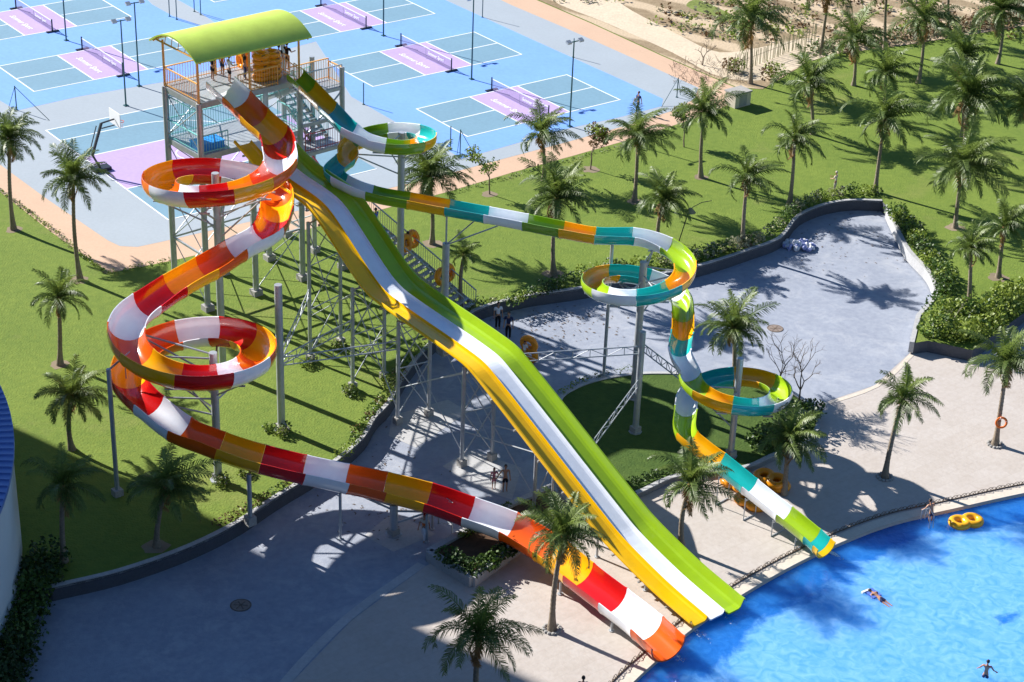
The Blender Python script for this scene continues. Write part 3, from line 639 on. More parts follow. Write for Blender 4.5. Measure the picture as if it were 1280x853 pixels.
# turquoise mesh screen behind the lower railings
for (u0,v0),(u1,v1) in(((0,TD-.06),(TL,TD-.06)),((.06,0),(.06,TD))):
    b=MB(); n=18
    for i in range(n): 
        p=tp(u0+(u1-u0)*i/n,v0+(v1-v0)*i/n,ZQ+1.05); b.bar(p,p+Vector((0,0,1.3)),.03,.03)
    b.bar(tp(u0,v0,ZQ+2.35),tp(u1,v1,ZQ+2.35),.05,.05); tpart(b,'screen','rail_teal')
# roof on its posts
ZRF=ZP+2.55
for u,v,m in((0,0,'rail_orange'),(0,TD,'rail_orange'),(TL,0,'rail_orange'),(TL,TD,'rail_orange'),(TL*.5,0,'rail_orange'),(TL*.5,TD,'rail_orange')):
    b=MB(); b.bar(tp(u,v,ZP),tp(u,v,ZRF),.11,.11); tpart(b,'roof_post',m)
def roof():
    b=MB(); n=14; v0,v1=-.6,TD+.6; rise=.78; u0,u1=-.45,TL+.45; top=[];bot=[]
    for i in range(n+1):
        t=i/n; v=v0+(v1-v0)*t; z=ZRF-.15+rise*(1-(2*t-1)**2)
        top.append((v,z+.09)); bot.append((v,z))
    loop=top+bot[::-1]; m=len(loop); vs=[tp(u,v,z) for u in(u0,u1) for v,z in loop]
    b.add(vs,[(j,m+j,m+(j+1)%m,(j+1)%m) for j in range(m)],0,True)
    for a in(0,m): 
        f=[(a+j,a+j+1,a+m-2-j,a+m-1-j) for j in range(n)]; b.f+=f; b.m+=[0]*n; b.sm+=[False]*n
    o=tpart(b,'roof','roof')
    for u in(-.2,TL/2,TL+.2):
        b=MB()
        for i in range(n): b.bar(tp(u,bot[i][0],bot[i][1]-.03),tp(u,bot[i+1][0],bot[i+1][1]-.03),.06)
        b.bar(tp(u,v0+.3,ZRF-.02),tp(u,v1-.3,ZRF-.02),.07)
        for i in range(2,n-1,2): b.bar(tp(u,bot[i][0],bot[i][1]-.04),tp(u,bot[i][0]+.15,ZRF),.03)
        q=b.build('roof_truss','rail_orange',o)
roof()
# stair tower on the right of the platform: a lower landing, switchback flights and a long bottom flight
SU0=TL+.2; SU1=TL+2.7; SV0=-.2; SV1=5.4
for u,v,top in((SU1,SV0,ZP+.2),(SU1,SV1,ZP),(SU0+.1,SV1,ZP+.6),(SU1,(SV0+SV1)/2,ZP)):
    b=MB(); b.tube([tp(u,v,0),tp(u,v,top)],.15,10); tpart(b,'column','steel'); footing(tp(u,v,0),tower,.5)
def flight(a,c,w,m_rail,side,nst=None):
    a=Vector(a);c=Vector(c); dxy=Vector((c.x-a.x,c.y-a.y,0)); L=dxy.length; dd=dxy/L; sd=Vector((dd.y,-dd.x,0)); rise=c.z-a.z; n=nst or max(3,int(abs(rise)/.19)); b=MB()
    for i in range(n):
        p=a.lerp(c,(i+.5)/n); p.z=a.z+rise*(i+1)/n; b.box(p,(L/n*.86,w,.05),math.atan2(dd.y,dd.x))
    for s in(-1,1): b.bar(a+sd*s*w/2-Vector((0,0,.05)),c+sd*s*w/2-Vector((0,0,.05)),.05,.24)
    o=b.build('stair_flight','steel',tower)
    for s in(-1,1): railing(a+sd*s*(w/2+.03),c+sd*s*(w/2+.03),m_rail,1.0,.17)
    return o
ul=SU0+.65; ur=SU0+1.85
def landing(u0,u1,v0,v1,z,nm='landing'):
    b=MB(); b.box((tp((u0+u1)/2,(v0+v1)/2,z-.04)),(u1-u0,v1-v0,.08),math.atan2(tu.y,tu.x)); tpart(b,nm,'steel')
    return z
zl=[4.3,6.0,7.75,9.5,ZP-.85]
# landings alternate front (v small) and back (v large)
landing(SU0,SU1,SV1-1.2,SV1,zl[1]); landing(SU0,SU1,SV0,1.0,zl[2]); landing(SU0,SU1,SV1-1.2,SV1,zl[3]); landing(SU0,SU1,SV0,1.0,zl[4]); landing(SU0,SU1,SV0,1.0,zl[0])
flight(tp(ur,1.0,zl[0]),tp(ur,SV1-1.2,zl[1]),1.05,'rail_red',1); flight(tp(ul,SV1-1.2,zl[1]),tp(ul,1.0,zl[2]),1.05,'rail_red',1)
flight(tp(ur,1.0,zl[2]),tp(ur,SV1-1.2,zl[3]),1.05,'rail_teal',1); flight(tp(ul,SV1-1.2,zl[3]),tp(ul,1.0,zl[4]),1.05,'rail_teal',1)
railing(tp(SU0,SV0,zl[4]),tp(SU1,SV0,zl[4]),'steel',1.2); railing(tp(SU1,SV0,zl[4]),tp(SU1,1.0,zl[4]),'rail_orange'); railing(tp(TL+.1,1.05,zl[4]),tp(SU1,1.05,zl[4]),'rail_orange',1.2); flight(tp(SU0+.5,.45,zl[4]),tp(TL-.35,.45,ZP),.9,'rail_orange',1); railing(tp(SU0,SV1,zl[3]),tp(SU1,SV1,zl[3]),'rail_teal'); railing(tp(SU0,SV0,zl[2]),tp(SU1,SV0,zl[2]),'rail_red'); railing(tp(SU0,SV1,zl[1]),tp(SU1,SV1,zl[1]),'rail_red'); railing(tp(SU0,SV0,zl[0]),tp(SU0+1.0,SV0,zl[0]),'rail_red')
for z in zl[1:]:
    b=MB(); b.bar(tp(TL,SV0,z-.15),tp(SU1,SV0,z-.15),.1,.2); tpart(b,'beam','steel')
brace(tower,tp(SU1,SV0,zl[4]-.3),tp(TL,0,zl[3]-1.2),.05); brace(tower,tp(SU1,SV0,zl[2]-.3),tp(TL,0,zl[1]-1.2),.05); brace(tower,tp(SU1,SV0,zl[0]-.3),tp(SU1,SV1,.8),.05)
SB=at(587,388,0); ST_=tp(SU1-.15,SV0,zl[0]); SBm=SB.lerp(ST_,.52)
flight(SB,ST_,1.15,'steel',1,23)
for f in(.35,.7):
    q=SB.lerp(ST_,f); 
    for s in(-.5,.5):
        b=MB(); b.tube([V(q+n3*s,0),V(q+n3*s,q.z-.15)],.07,8); tpart(b,'column','steel')
# ------------------------------------------------------------------ palms
def palm_crown(seed,nf=20,Lf=2.5,m0='frond',dry=2,wind=.25,young=False):
    r=random.Random(seed); b=MB(); g=2.399963
    for k in range(nf):
        t=k/(nf-1); az=k*g+r.uniform(-.25,.25); el=R(86-106*t**.95+r.uniform(-12,12)) if not young else R(82-95*t+r.uniform(-8,8))
        L=Lf*(.70+.36*math.sin(PI*min(1,.25+t*.7)))*r.uniform(.78,1.15); n=12
        mi=0
        if t<.2: mi=1
        if k>=nf-dry: mi=2; el=R(-38-r.uniform(0,25)); L*=.8
        droop=R(52+48*t+r.uniform(-16,26)); kink=r.uniform(-.5,.5)
        p=Vector((0,0,0)); pts=[p.copy()]; dirs=[]; twist=r.uniform(-.5,.5)
        for i in range(n):
            e=el-droop*((i+.5)/n)**1.4; a=az+kink*(i/n)
            d=Vector((math.cos(a)*math.cos(e),math.sin(a)*math.cos(e),math.sin(e))); d=(d+Vector((1,-.25,0))*(wind*(.15+.85*i/n)*(1 if mi!=2 else .3))).normalized(); p=p+d*(L/n); pts.append(p.copy()); dirs.append(d)
        b.tube(pts,[.032*(1-.85*i/n)+.004 for i in range(n+1)],4,mi if mi==2 else 1,cap=False)
        nl=50; mx=L*.29
        for j in range(nl):
            u=.08+.92*j/nl; f=u*n; i=min(n-1,int(f)); q=pts[i].lerp(pts[i+1],f-i); d=dirs[i]
            s=d.cross(Vector((0,0,1))); s=s.normalized() if s.length>.05 else Vector((math.sin(az),-math.cos(az),0)); nn=s.cross(d)
            ll=mx*(.30+.70*math.sin(PI*min(1,(u*.90+.10))**.8))*r.uniform(.75,1.15)
            for sg in(-1,1):
                if r.random()<.06: continue
                tw=twist*sg
                v=(s*sg*(.80)+d*(.50+.45*u)+nn*(.26+tw*.3)+Vector((r.uniform(-.12,.12),r.uniform(-.12,.12),r.uniform(-.12,.12)))).normalized(); q2=q+v*ll*.5; v2=(v+Vector((0,0,-.75-.35*t-r.uniform(0,.3)))+d*.15).normalized(); q3=q2+v2*ll*.55
                w=d*.023
                b.add([q-w*.7,q+w*.7,q2+w,q2-w,q3],[(0,1,2,3),(3,2,4)],mi)
    # fibrous heart and a few nuts
    b.tube([(0,0,-.35),(0,0,.05),(0,0,.22)],[.13,.15,.06],8,2)
    if not young:
        for k in range(5): a=k*1.3; b.blob((math.cos(a)*.19,math.sin(a)*.19,-.12),.085,1 if k%2 else 2,6,4)
    me=b.mesh('palm_crown',[m0,'frond_y','frond_dry']); return me
CROWNS=[palm_crown(sd,nf,L,'frond',dr,w) for sd,nf,L,dr,w in((1,29,2.45,2,.22),(2,25,2.4,3,.42),(3,31,2.5,3,.12),(4,23,2.35,4,.5),(5,30,2.5,2,.32),(6,27,2.4,2,.55),(21,20,2.5,1,.3),(22,33,2.3,4,.2),(23,26,2.6,3,.38),(24,22,2.3,2,.6))]
CR_Y=palm_crown(11,13,1.9,'frond_y',0,.2,True)
def palm(base,crown,z,label,group,R_=48,k=None,young=False,ring=False):
    """trunk from the ground point to a crown seen at the given picture place; both stand upright in plan within a small lean"""
    p0=at(base[0],base[1],z); dep=(p0-Vector((0,0,CH))).dot(fw); ppm=F/dep
    # height from the vertical picture distance
    hgt=max(1.5,(base[1]-crown[1])/(ppm*math.cos(PITCH))); 
    best=min((abs(project(V(p0,z+h))[1]-crown[1]),h) for h in [1+.1*i for i in range(110)])[1]
    top=V(p0,z+best); dxp=crown[0]-project(top)[0]; lean=dxp/ppm
    lean=max(-1.2,min(1.2,lean)); top+=Vector((lean,0,0))
    o=empty('palm_tree',tuple(p0),label,'palm tree',group); b=MB(); n=9; pts=[];rs=[]; bow=rnd.uniform(-.14,.14); bow2=rnd.uniform(-.15,.15)
    for i in range(n+1):
        t=i/n; q=p0.lerp(top,t); q.x=p0.x+lean*(t**1.6)+bow*math.sin(PI*t); q.y+=bow2*math.sin(PI*t); pts.append(q); rs.append(.13-.04*t+(.09*(1-t*6) if t<.17 else 0))
    b.tube(pts,rs,9,0)
    for i in range(1,int(best/.22)):   # leaf-scar rings
        t=i*.22/best; q=Vector((p0.x+lean*t**1.6+bow*math.sin(PI*t),p0.y+(top.y-p0.y)*t+bow2*math.sin(PI*t),z+best*t)); b.tube([q-Vector((0,0,.02)),q+Vector((0,0,.02))],[(.13-.04*t)*1.09]*2,9,0,cap=False)
    b.build('trunk','bark',o)
    me=CR_Y if young else CROWNS[(k+int(base[0]))%10]
    c=bpy.data.objects.new('crown',me); COL.objects.link(c); c.parent=o; c.matrix_parent_inverse=Matrix.Identity(4)
    c.location=top-p0; sc=R_/ppm/2.2; c.scale=(sc*rnd.uniform(.93,1.06),sc*rnd.uniform(.93,1.06),sc*rnd.uniform(.9,1.08)); c.rotation_euler=(rnd.uniform(-.10,.10),rnd.uniform(-.05,.18),rnd.uniform(-.5,.5))
    if ring:
        b=MB()
        for i in range(13):
            a=2*PI*i/13; b.blob(p0+Vector((.36*math.cos(a),.36*math.sin(a),.03)),(.10,.09,.08),0,6,4)
        b.build('stone_ring','concrete',o)
    return o
GL='palms on the lawns'; GD='palms on the pool deck'
for a in [
 ((17,287),(12,175),0,'tall palm at the edge of the lawn, farthest left beside the peach path',GL,42,0),
 ((100,350),(92,224),0,'tall palm with a pale trunk beside the peach path, right of the farthest-left one',GL,47,2),
 ((75,456),(73,374),0,'short palm standing alone on the sunny left lawn below the pale-trunked one',GL,42,1),
 ((90,562),(90,496),0,'dark palm at the shadow edge on the left lawn, nearest the curved white building',GL,47,4),
 ((80,702),(78,608),0,'shaded palm with bare fronds low on the left lawn beside the dark hedge',GL,55,3),
 ((196,683),(207,612),0,'bushy dark palm half in shadow under the long red slide run',GL,60,5),
 ((540,305),(537,222),0,'palm half hidden behind the teal slide coil near the peach path',GL,52,2),
 ((692,343),(697,250),0,'palm behind the middle of the long teal slide run, trunk below the green section',GL,52,0),
 ((680,226),(677,168),0,'palm with brown lower fronds beside the path in front of the nearest court',GL,44,3),
 ((793,252),(797,172),0,'palm beside the path, left of the dark walking figure on the court',GL,42,1),
 ((822,302),(830,250),0,'short palm directly behind the top of the right-hand teal coil',GL,45,5),
 ((876,222),(881,140),0,'slender palm near the right corner of the courts',GL,42,4),
 ((928,305),(934,225),0,'palm on the lawn behind the grey tufted shrubs by the road',GL,46,1),
 ((987,255),(993,175),0,'palm left of the pale standing figure on the lawn',GL,48,2),
 ((938,105),(938,28),0,'tall palm standing in the dry field beyond the concrete box',GL,50,0),
 ((1094,240),(1106,150),0,'large dark palm right of the pale standing figure on the lawn',GL,60,5),
 ((1016,168),(1012,106),0,'wind-swept palm with a dense crown right of the concrete box',GL,58,3),
 ((1067,107),(1068,52),0,'palm at the far lawn edge in front of the stake fence',GL,45,1),
 ((1026,68),(1037,-12),0,'leaning palm at the end of the stake fence, crown above the frame',GL,45,2),
 ((1106,62),(1110,-22),0,'straight palm in the scrub beyond the lawn, crown above the frame',GL,45,4),
 ((1148,104),(1155,26),0,'palm with hanging brown nuts on the far lawn',GL,48,0),
 ((1105,150),(1107,92),0,'short bushy palm between the wind-swept one and the large dark one',GL,42,1),
 ((1184,42),(1186,-38),0,'thin palm trunk in the dry scrub at the top, crown above the frame',GL,45,3),
 ((1247,80),(1253,14),0,'palm on the far lawn near the top right, two figures of shade behind it',GL,46,5),
 ((1203,172),(1204,72),0,'dark palm behind the broad-crowned one on the right lawn',GL,42,4),
 ((1205,205),(1211,122),0,'broad-crowned pale palm in the middle of the right lawn',GL,60,2),
 ((1194,285),(1204,208),0,'pale palm with a wide crown above the hedge corner of the road',GL,56,0),
 ((1287,205),(1285,132),0,'palm with orange-tinged fronds cut by the right edge of the photo',GL,50,3),
 ((1248,347),(1256,285),0,'palm behind the yellow-green bushes, right of the small one',GL,45,1),
 ((1211,380),(1214,312),0,'small palm rising out of the yellow-green bushes',GL,38,4),
 ((690,787),(704,672),ZR,'palm on the deck in front of the red slide exit',GD,58,2),
 ((594,885),(598,795),ZR,'dark palm at the bottom edge of the deck, below the planter',GD,64,4),
 ((852,686),(863,606),ZR,'palm on the deck between the racing slide and the teal slide',GD,58,1),
 ((980,618),(985,553),ZR,'palm on the deck above the stacked orange float tubes',GD,54,5),
 ((917,474),(917,412),-.45,'young light-green palm on the island behind the lowest teal coil',GD,50,3),
 ((1106,597),(1128,498),ZR,'slender palm on the open deck right of the coil shadow',GD,46,0),
 ((1244,556),(1259,455),ZR,'palm on the deck at the far right carrying an orange lifebuoy',GD,52,4)]:
    palm(*a,ring=a[4]==GD and a[0] in((690,787),(1106,597),(1244,556)))
palm((577,382),(580,318),0,'small bright-green young palm beside the tall slide post',GL,36,0,young=True)
# ------------------------------------------------------------------ leafy trees, shrubs and hedges
def leaves(b,c,rad,n,size,mi=0,r=rnd,flat=.6):
    for _ in range(n):
        while True:
            v=Vector((r.uniform(-1,1),r.uniform(-1,1),r.uniform(-1,1)))
            if v.length<1: break
        v=v*(v.length**-.35 if v.length>.05 else 1)
        p=Vector((c[0]+v.x*rad[0],c[1]+v.y*rad[1],c[2]+v.z*rad[2])); s=size*r.uniform(.6,1.4)
        a=r.uniform(0,6.28); e=r.uniform(-.9,.9); d=Vector((math.cos(a)*math.cos(e),math.sin(a)*math.cos(e),math.sin(e))); w=d.cross(Vector((r.uniform(-1,1),r.uniform(-1,1),r.uniform(-1,1)))).normalized()*s*.32
        b.add([p-d*s*.5,p+w,p+d*s*.5,p-w],[(0,1,2,3)],mi)
def hedge(pts,w,h,mats,label,dens=55,size=.16,name='hedge',group=None,cat='hedge',z=None):
    P=resample([Vector(p) for p in pts],.35); b=MB(); r=random.Random(int(abs(P[0].x*131+P[0].y*17))+len(P))
    for i,p in enumerate(P):
        hh=h*r.uniform(.65,1.25); ww=w*r.uniform(.75,1.2); mi=r.choices(range(len(mats)),[3,2,1,1][:len(mats)])[0]
        leaves(b,(p.x+r.uniform(-.12,.12),p.y+r.uniform(-.12,.12),p.z+hh*.45),(ww/2,ww/2,hh*.55),dens,size,mi,r)
    o=b.build(name,mats); tag(o,label,cat,group); return o
def shrub(px,py,z,rad,h,mats,label,n=260,size=.16,group=None,name='shrub',cat='shrub'):
    p=at(px,py,z); b=MB(); r=random.Random(int(px*7+py)); k=5
    for i in range(k):
        a=r.uniform(0,6.28); d=rad*.45*r.random(); leaves(b,(p.x+math.cos(a)*d,p.y+math.sin(a)*d,z+h*r.uniform(.35,.6)),(rad*.6,rad*.6,h*.5),n//k,size,i%len(mats),r)
    for i in range(4):
        a=r.uniform(0,6.28); b.tube([p,p+Vector((math.cos(a)*rad*.4,math.sin(a)*rad*.4,h*.6))],[.02,.008],4,0)
    return tag(b.build(name,mats),label,cat,group)
hedge(smooth(pxs([(640,380),(680,366),(705,358),(740,344),(790,338),(830,330)],0),4),.9,.75,['leaf','leaf_d','leaf_l'],'dark green hedge along the wall top behind the right-hand teal coil',70)
hedge(smooth(pxs([(838,330),(880,322),(915,312),(950,300)],0),4),1.1,.7,['leaf_g','leaf','leaf_g'],'grey feathery hedge along the curved road wall under the lawn palms',75,.20)
hedge(smooth(pxs([(962,296),(985,272),(1000,262),(1030,248),(1070,243),(1098,243)],0),4),.9,.75,['leaf','leaf_l','leaf_g'],'green hedge along the head of the road, ending at its far corner',65)
hedge(smooth(pxs([(1118,268),(1132,284),(1142,300),(1156,322),(1172,340),(1182,362),(1180,378)],0),4),1.35,1.0,['leaf','leaf_l','leaf_d'],'bright green hedge down the right side of the road',120,.18)
hedge(smooth(pxs([(1160,418),(1182,420),(1205,425),(1228,415),(1250,398),(1275,378),(1310,362)],0),4),1.9,1.25,['leaf_l','leaf','leaf_l'],'yellow-green bushes in the corner bed beside the right-hand path',170,.2)
hedge(smooth(pxs([(1168,396),(1190,396),(1215,402),(1240,388),(1262,372)],0),4),1.5,1.2,['leaf_l','leaf'],'back row of yellow-green bushes around the small palm',130,.2)
hedge(smooth(pxs([(425,572),(448,545),(466,517),(482,497),(497,470),(510,452),(528,435)],0),4),.75,.42,['leaf_l','leaf','leaf_b'],'low patchy planting along the lawn wall beneath the racing slide',38,.13)
hedge(smooth(pxs([(275,655),(310,636),(345,615),(380,594),(405,580)],0),4),.7,.35,['leaf_b','leaf_l','leaf'],'low reddish planting along the lawn wall beneath the long red run',30,.13)
hedge(smooth(pxs([(-20,222),(30,262),(62,286),(100,317),(138,341),(175,335),(225,324)],0),4),.35,.25,['leaf_l','leaf_g','leaf'],'thin low hedge edging the peach path at the left',26,.10)
hedge(smooth(pxs([(560,243),(640,221),(720,199),(800,176),(870,150)],0),4),.3,.2,['leaf','leaf_g'],'thin low hedge edging the peach path behind the lawn palms',16,.09)
hedge(smooth(pxs([(555,408),(575,395),(600,380),(625,376),(640,372)],0),4),.8,.35,['leaf_g','leaf_l','leaf'],'pale low planting on the lawn corner beside the racing slide',34,.13)
hedge(smooth(pxs([(790,605),(815,594),(845,586),(875,580)],-.45),4),.7,.28,['leaf','leaf_d'],'low dark planting along the island kerb nearest the pool',40,.12)
hedge(smooth(pxs([(948,560),(985,540),(1010,520),(1015,512)],-.45),4),1.6,1.0,['leaf_d','leaf'],'dense dark shrubbery on the right tip of the island',130,.2)
hedge(smooth(pxs([(700,493),(722,478),(752,468),(790,463)],-.45),3),.5,.22,['leaf','leaf_l'],'low planting around the left tip of the island',26,.10)
hedge([at(62,705,-.1),at(45,740,-.4),at(30,790,ZR),at(14,840,ZR),at(0,880,ZR)],2.1,1.5,['leaf_d','leaf'],'dark clipped hedge at the foot of the curved white building',190,.2)
hedge(smooth(pxs([(1020,68),(1060,58),(1100,52),(1140,50),(1200,38),(1280,24),(1340,12)],0),3),2.2,1.0,['leaf_g','leaf_b','leaf'],'tangled dry scrub along the far edge of the right lawn',46,.26)
for i,(x,y,h) in enumerate([(352,539,.5),(275,602,.5),(441,489,.5),(480,476,.45),(388,453,.5),(426,432,.4),(303,590,.3)]):
    shrub(x+rnd.uniform(-4,4),y+3,0,.62,h,['leaf','leaf_l','leaf_g'],['small leafy clump round the foot of the tall free-standing post','small leafy clump round the post of the lower red coil','leafy clump round the nearest trestle foot on the lawn','leafy clump round the trestle foot next to the road wall','leafy clump round the trestle foot left of the racing slide','leafy clump round the trestle foot hidden by cross braces','little clump of seedlings on the lawn under the red run'][i],300,.13,'clumps round the steel posts')
shrub(915,90,0,1.0,1.1,['leaf_b','leaf_l'],'bronze and yellow bush beside the palm in the dry field',300,.2)
shrub(963,98,0,1.1,1.3,['leaf_l','leaf_b'],'tall yellowish shrub right of the palm in the dry field',350,.2)
shrub(335,538,0,.5,.4,['leaf','leaf_l'],'small sprig of leaves on the lawn below the lower red coil',140,.12)
# planter in front of the red slide
pl=pxs([(536,700),(590,733),(650,688),(715,640),(690,618),(640,640)],ZR)
plo=empty('planter',tuple(at(620,680,ZR)),'low concrete planter of dark shrubs and brown mulch under the red slide','planter')
def planter():
    b=MB(); n=len(pl)
    for i in range(n):
        a,c=pl[i],pl[(i+1)%n]; u=Vector((0,0,.26)); b.bar(a+u,c+u,.34,.52)
    b.build('rim','kerb',plo)
    P=[Vector((p.x,p.y,0)) for p in pl]; b=MB(); b.add([(p.x,p.y,ZR+.38) for p in pl],[t for t in tessellate_polygon([P])]); b.build('soil','soil',plo)
planter()
hedge(smooth(pxs([(560,700),(590,716),(620,702),(645,684)],ZR+.4),4),1.1,.6,['leaf_d','leaf'],'dark leafy planting in the front corner of the planter',120,.17)
hedge(pxs([(575,672),(605,654),(640,632)],ZR+.4),.45,.3,['leaf_l','leaf'],'yellow-green edging along the back of the planter',60,.12)
hedge(pxs([(655,672),(680,652),(700,640)],ZR+.4),.7,.5,['leaf','leaf_l'],'bright broad-leaved planting in the right corner of the planter',90,.17)
def tree(px,py,z,h,rad,label,bare=False,lvl=4,seed=1,n=260,mats=('leaf','leaf_l'),cat='tree',col='bark2'):
    r=random.Random(seed); p=at(px,py,z); o=empty('bare_tree' if bare else 'young_tree',tuple(p),label,cat); b=MB(); tips=[]
    def grow(q,d,L,rad_,k):
        e=q+d*L; b.tube([q,q.lerp(e,.5)+Vector((r.uniform(-.04,.04),r.uniform(-.04,.04),0))*L,e],[rad_,rad_*.85,rad_*.68],5,0,cap=False)
        if k==0: tips.append(e); return
        for i in range(r.choice((2,3)) if k>1 else 2):
            a=r.uniform(0,6.28); sp=r.uniform(.35,.75) if not bare else r.uniform(.4,.95); s=d.orthogonal().normalized(); s=Matrix.Rotation(a,3,d)@s
            grow(e,(d+s*sp+Vector((0,0,.12))).normalized(),L*r.uniform(.62,.86),rad_*.66,k-1)
        if k<=2: tips.append(e)
    L0=h*(.34 if not bare else .27); grow(p,Vector((r.uniform(-.08,.08),r.uniform(-.08,.08),1)).normalized(),L0,.055 if not bare else .06,lvl); b.build('trunk',col,o)
    if not bare:
        b=MB()
        for t in tips: leaves(b,t,(rad,rad,rad*.9),max(4,n//len(tips)),.17,r.randrange(len(mats)),r)
        b.build('crown',list(mats),o)
    return o
tree(612,243,0,3.3,.34,'slim young tree with sparse leaves beside the path, left of the courtside palm',seed=3,n=500,lvl=3)
tree(738,212,0,3.4,.42,'round-leaved young tree with reddish tips in front of the floodlight pole',seed=5,n=1000,lvl=3,mats=('leaf','leaf_l','leaf_b'))
tree(855,184,0,2.9,.42,'young tree with dull yellow leaves behind the slender palm near the court corner',seed=8,n=800,lvl=3,mats=('leaf_l','leaf_g','leaf'))
tree(972,500,-.45,3.9,.3,'bare grey tree on the island tip, left of the pair',True,5,21)
tree(996,512,-.45,4.1,.3,'bare grey tree on the island tip, right of the pair',True,5,23)
tree(1192,408,0,1.8,.3,'leafless pale shrub standing in the yellow-green bushes',True,4,31,col='leaf_g')
tree(878,82,0,2.2,.3,'leafless thorny bush on the pale sand beyond the court corner',True,4,33)
b=MB(); r=random.Random(4)
for i in range(240):
    q=at(r.uniform(840,935),r.uniform(76,106),0); a=r.uniform(0,6.28); b.tube([q,q+Vector((math.cos(a)*.3,math.sin(a)*.3,r.uniform(.1,.5)))],.012,3,0,cap=False)
o=b.build('dry_brush','bark2'); tag(o,'tangle of dry twigs on the sand beside the concrete box','brush',kind='stuff')
b=MB(); r=random.Random(9)
for i in range(420):
    q=at(r.uniform(690,1300),r.uniform(-60,52),0); 
    if q.y<150 and q.x<10: continue
    leaves(b,(q.x,q.y,.2),(r.uniform(.3,1.1),r.uniform(.3,.9),r.uniform(.15,.5)),22,.28,r.randrange(3),r)
o=b.build('field_scrub',['leaf_g','leaf_b','leaf_l']); tag(o,'patchy dry scrub and weeds over the ploughed field','scrub',kind='stuff')
# stake fence at the field edge
sf=empty('stake_fence',tuple(at(965,80,0)),'fence of thin pale upright stakes at the edge of the dry field','fence'); b=MB(); n=70
A_,B_=at(908,96,0),at(1022,52,0)
for i in range(n):
    q=A_.lerp(B_,i/n)+Vector((rnd.uniform(-.1,.1),rnd.uniform(-.1,.1),0)); b.tube([q,q+Vector((rnd.uniform(-.05,.05),0,rnd.uniform(1.1,1.7)))],.022,4,0)
b.build('stakes','leaf_g',sf); b=MB(); b.tube([A_+Vector((0,0,.8)),B_+Vector((0,0,.8))],.015,4); b.build('wire','bark2',sf)
# concrete utility box
q=at(920,132,0); o=empty('utility_box',tuple(q),'pale concrete utility box at the far corner of the courts','box'); b=MB(); b.box(q+Vector((.1,.2,.5)),(1.5,1.1,1.0),YAW); b.build('body','coping',o); b=MB(); b.box(q+Vector((.1,.2,1.05)),(1.62,1.22,.1),YAW); b.build('lid','concrete',o)
b=MB(); b.box(q+CV*.56+Vector((.1,.2,.48)),(.7,.03,.8),YAW); b.build('door','concrete',o)
# ------------------------------------------------------------------ buildings at the left, and an added sky blocker
def round_building():
    c=Vector((-43.9,62.7,0)); RR=23.6; zt=5.41; n=120
    o=empty('round_building',tuple(c),'white curved building with a blue ribbed roof at the left edge','building')
    b=MB(); P=[(c.x+RR*math.cos(2*PI*i/n),c.y+RR*math.sin(2*PI*i/n)) for i in range(n)]
    b.add([(x,y,z) for z in(-1.5,zt) for x,y in P],[(i,(i+1)%n,n+(i+1)%n,n+i) for i in range(n)],0,True); b.build('wall','render',o)
    b=MB(); vs=[(c.x+(RR+.12)*math.cos(2*PI*i/n),c.y+(RR+.12)*math.sin(2*PI*i/n),zt+.02) for i in range(n)]
    vs2=[(c.x+(RR+.12)*math.cos(2*PI*i/n),c.y+(RR+.12)*math.sin(2*PI*i/n),zt-.16) for i in range(n)]
    b.add(vs+vs2+[(c.x,c.y,zt+2.2)],[(i,(i+1)%n,2*n) for i in range(n)]+[(n+i,n+(i+1)%n,(i+1)%n,i) for i in range(n)])
    for i in range(300):
        a=2*PI*i/300; d=Vector((math.cos(a),math.sin(a),0)); u=c+d*(RR+.1); u.z=zt+.06; w=c+d*6; w.z=zt+.04+2.2*(1-6/RR); b.bar(u,w,.07,.08)
    b.build('roof','blueroof',o)
round_building()
def hotel():  # unseen, inferred from its shadow edge; height raised to cut skylight
    e=Vector((math.cos(AZ),math.sin(AZ),0)); nn=Vector((-e.y,e.x,0)); q0=51.95; s0=-98; Hh=75; D=20; Lq=70
    cn=nn*(q0-Lq/2)+e*(s0-D/2); o=empty('hotel_block',tuple(V(cn,0)),'tall pale hotel block with stacked balconies standing left of the round building','building')
    a=math.atan2(e.y,e.x); b=MB(); b.box(V(cn,Hh/2-1),(D,Lq,Hh+2),a); b.build('wall','hotelwall',o)
    b=MB(); b.box(V(cn,Hh+.15),(D+.1,Lq+.0,.3),a); b.build('roof','kerb',o)
    for k in range(21):
        z=3+k*3.3; b=MB(); b.box(V(cn+e*(D/2+.6),z),(1.2,Lq-2,.2),a); b.box(V(cn+e*(D/2+1.17),z+.55),(.06,Lq-2,.95),a); f=b.build('balcony','render',o)
        b=MB(); b.box(V(cn+e*(D/2+.03),z+1.3),(.06,Lq-4,2.1),a); b.build('window_band','glass',f)
M['hotelwall']=mat('hotel_render',(.20,.19,.175),.8,.3,var=.08,scale=.3)
hotel()
def blocker():  # unseen block added to cut skylight on the bottom-left shade
    o=empty('sky_blocker',(-25,17,0),'long low unseen podium with a flat roof and dark windows below the photographer','building')
    b=MB(); b.box((-25,17,9.5),(100,25,22)); b.build('wall','hotelwall',o)
    b=MB(); b.box((-25,17,20.6),(100.4,25.4,.3)); b.build('roof','kerb',o)
    for k in range(5):
        b=MB(); b.box((-25,29.53,3+k*3.8),(96,.08,1.9)); b.build('window_band','glass',o)
blocker()
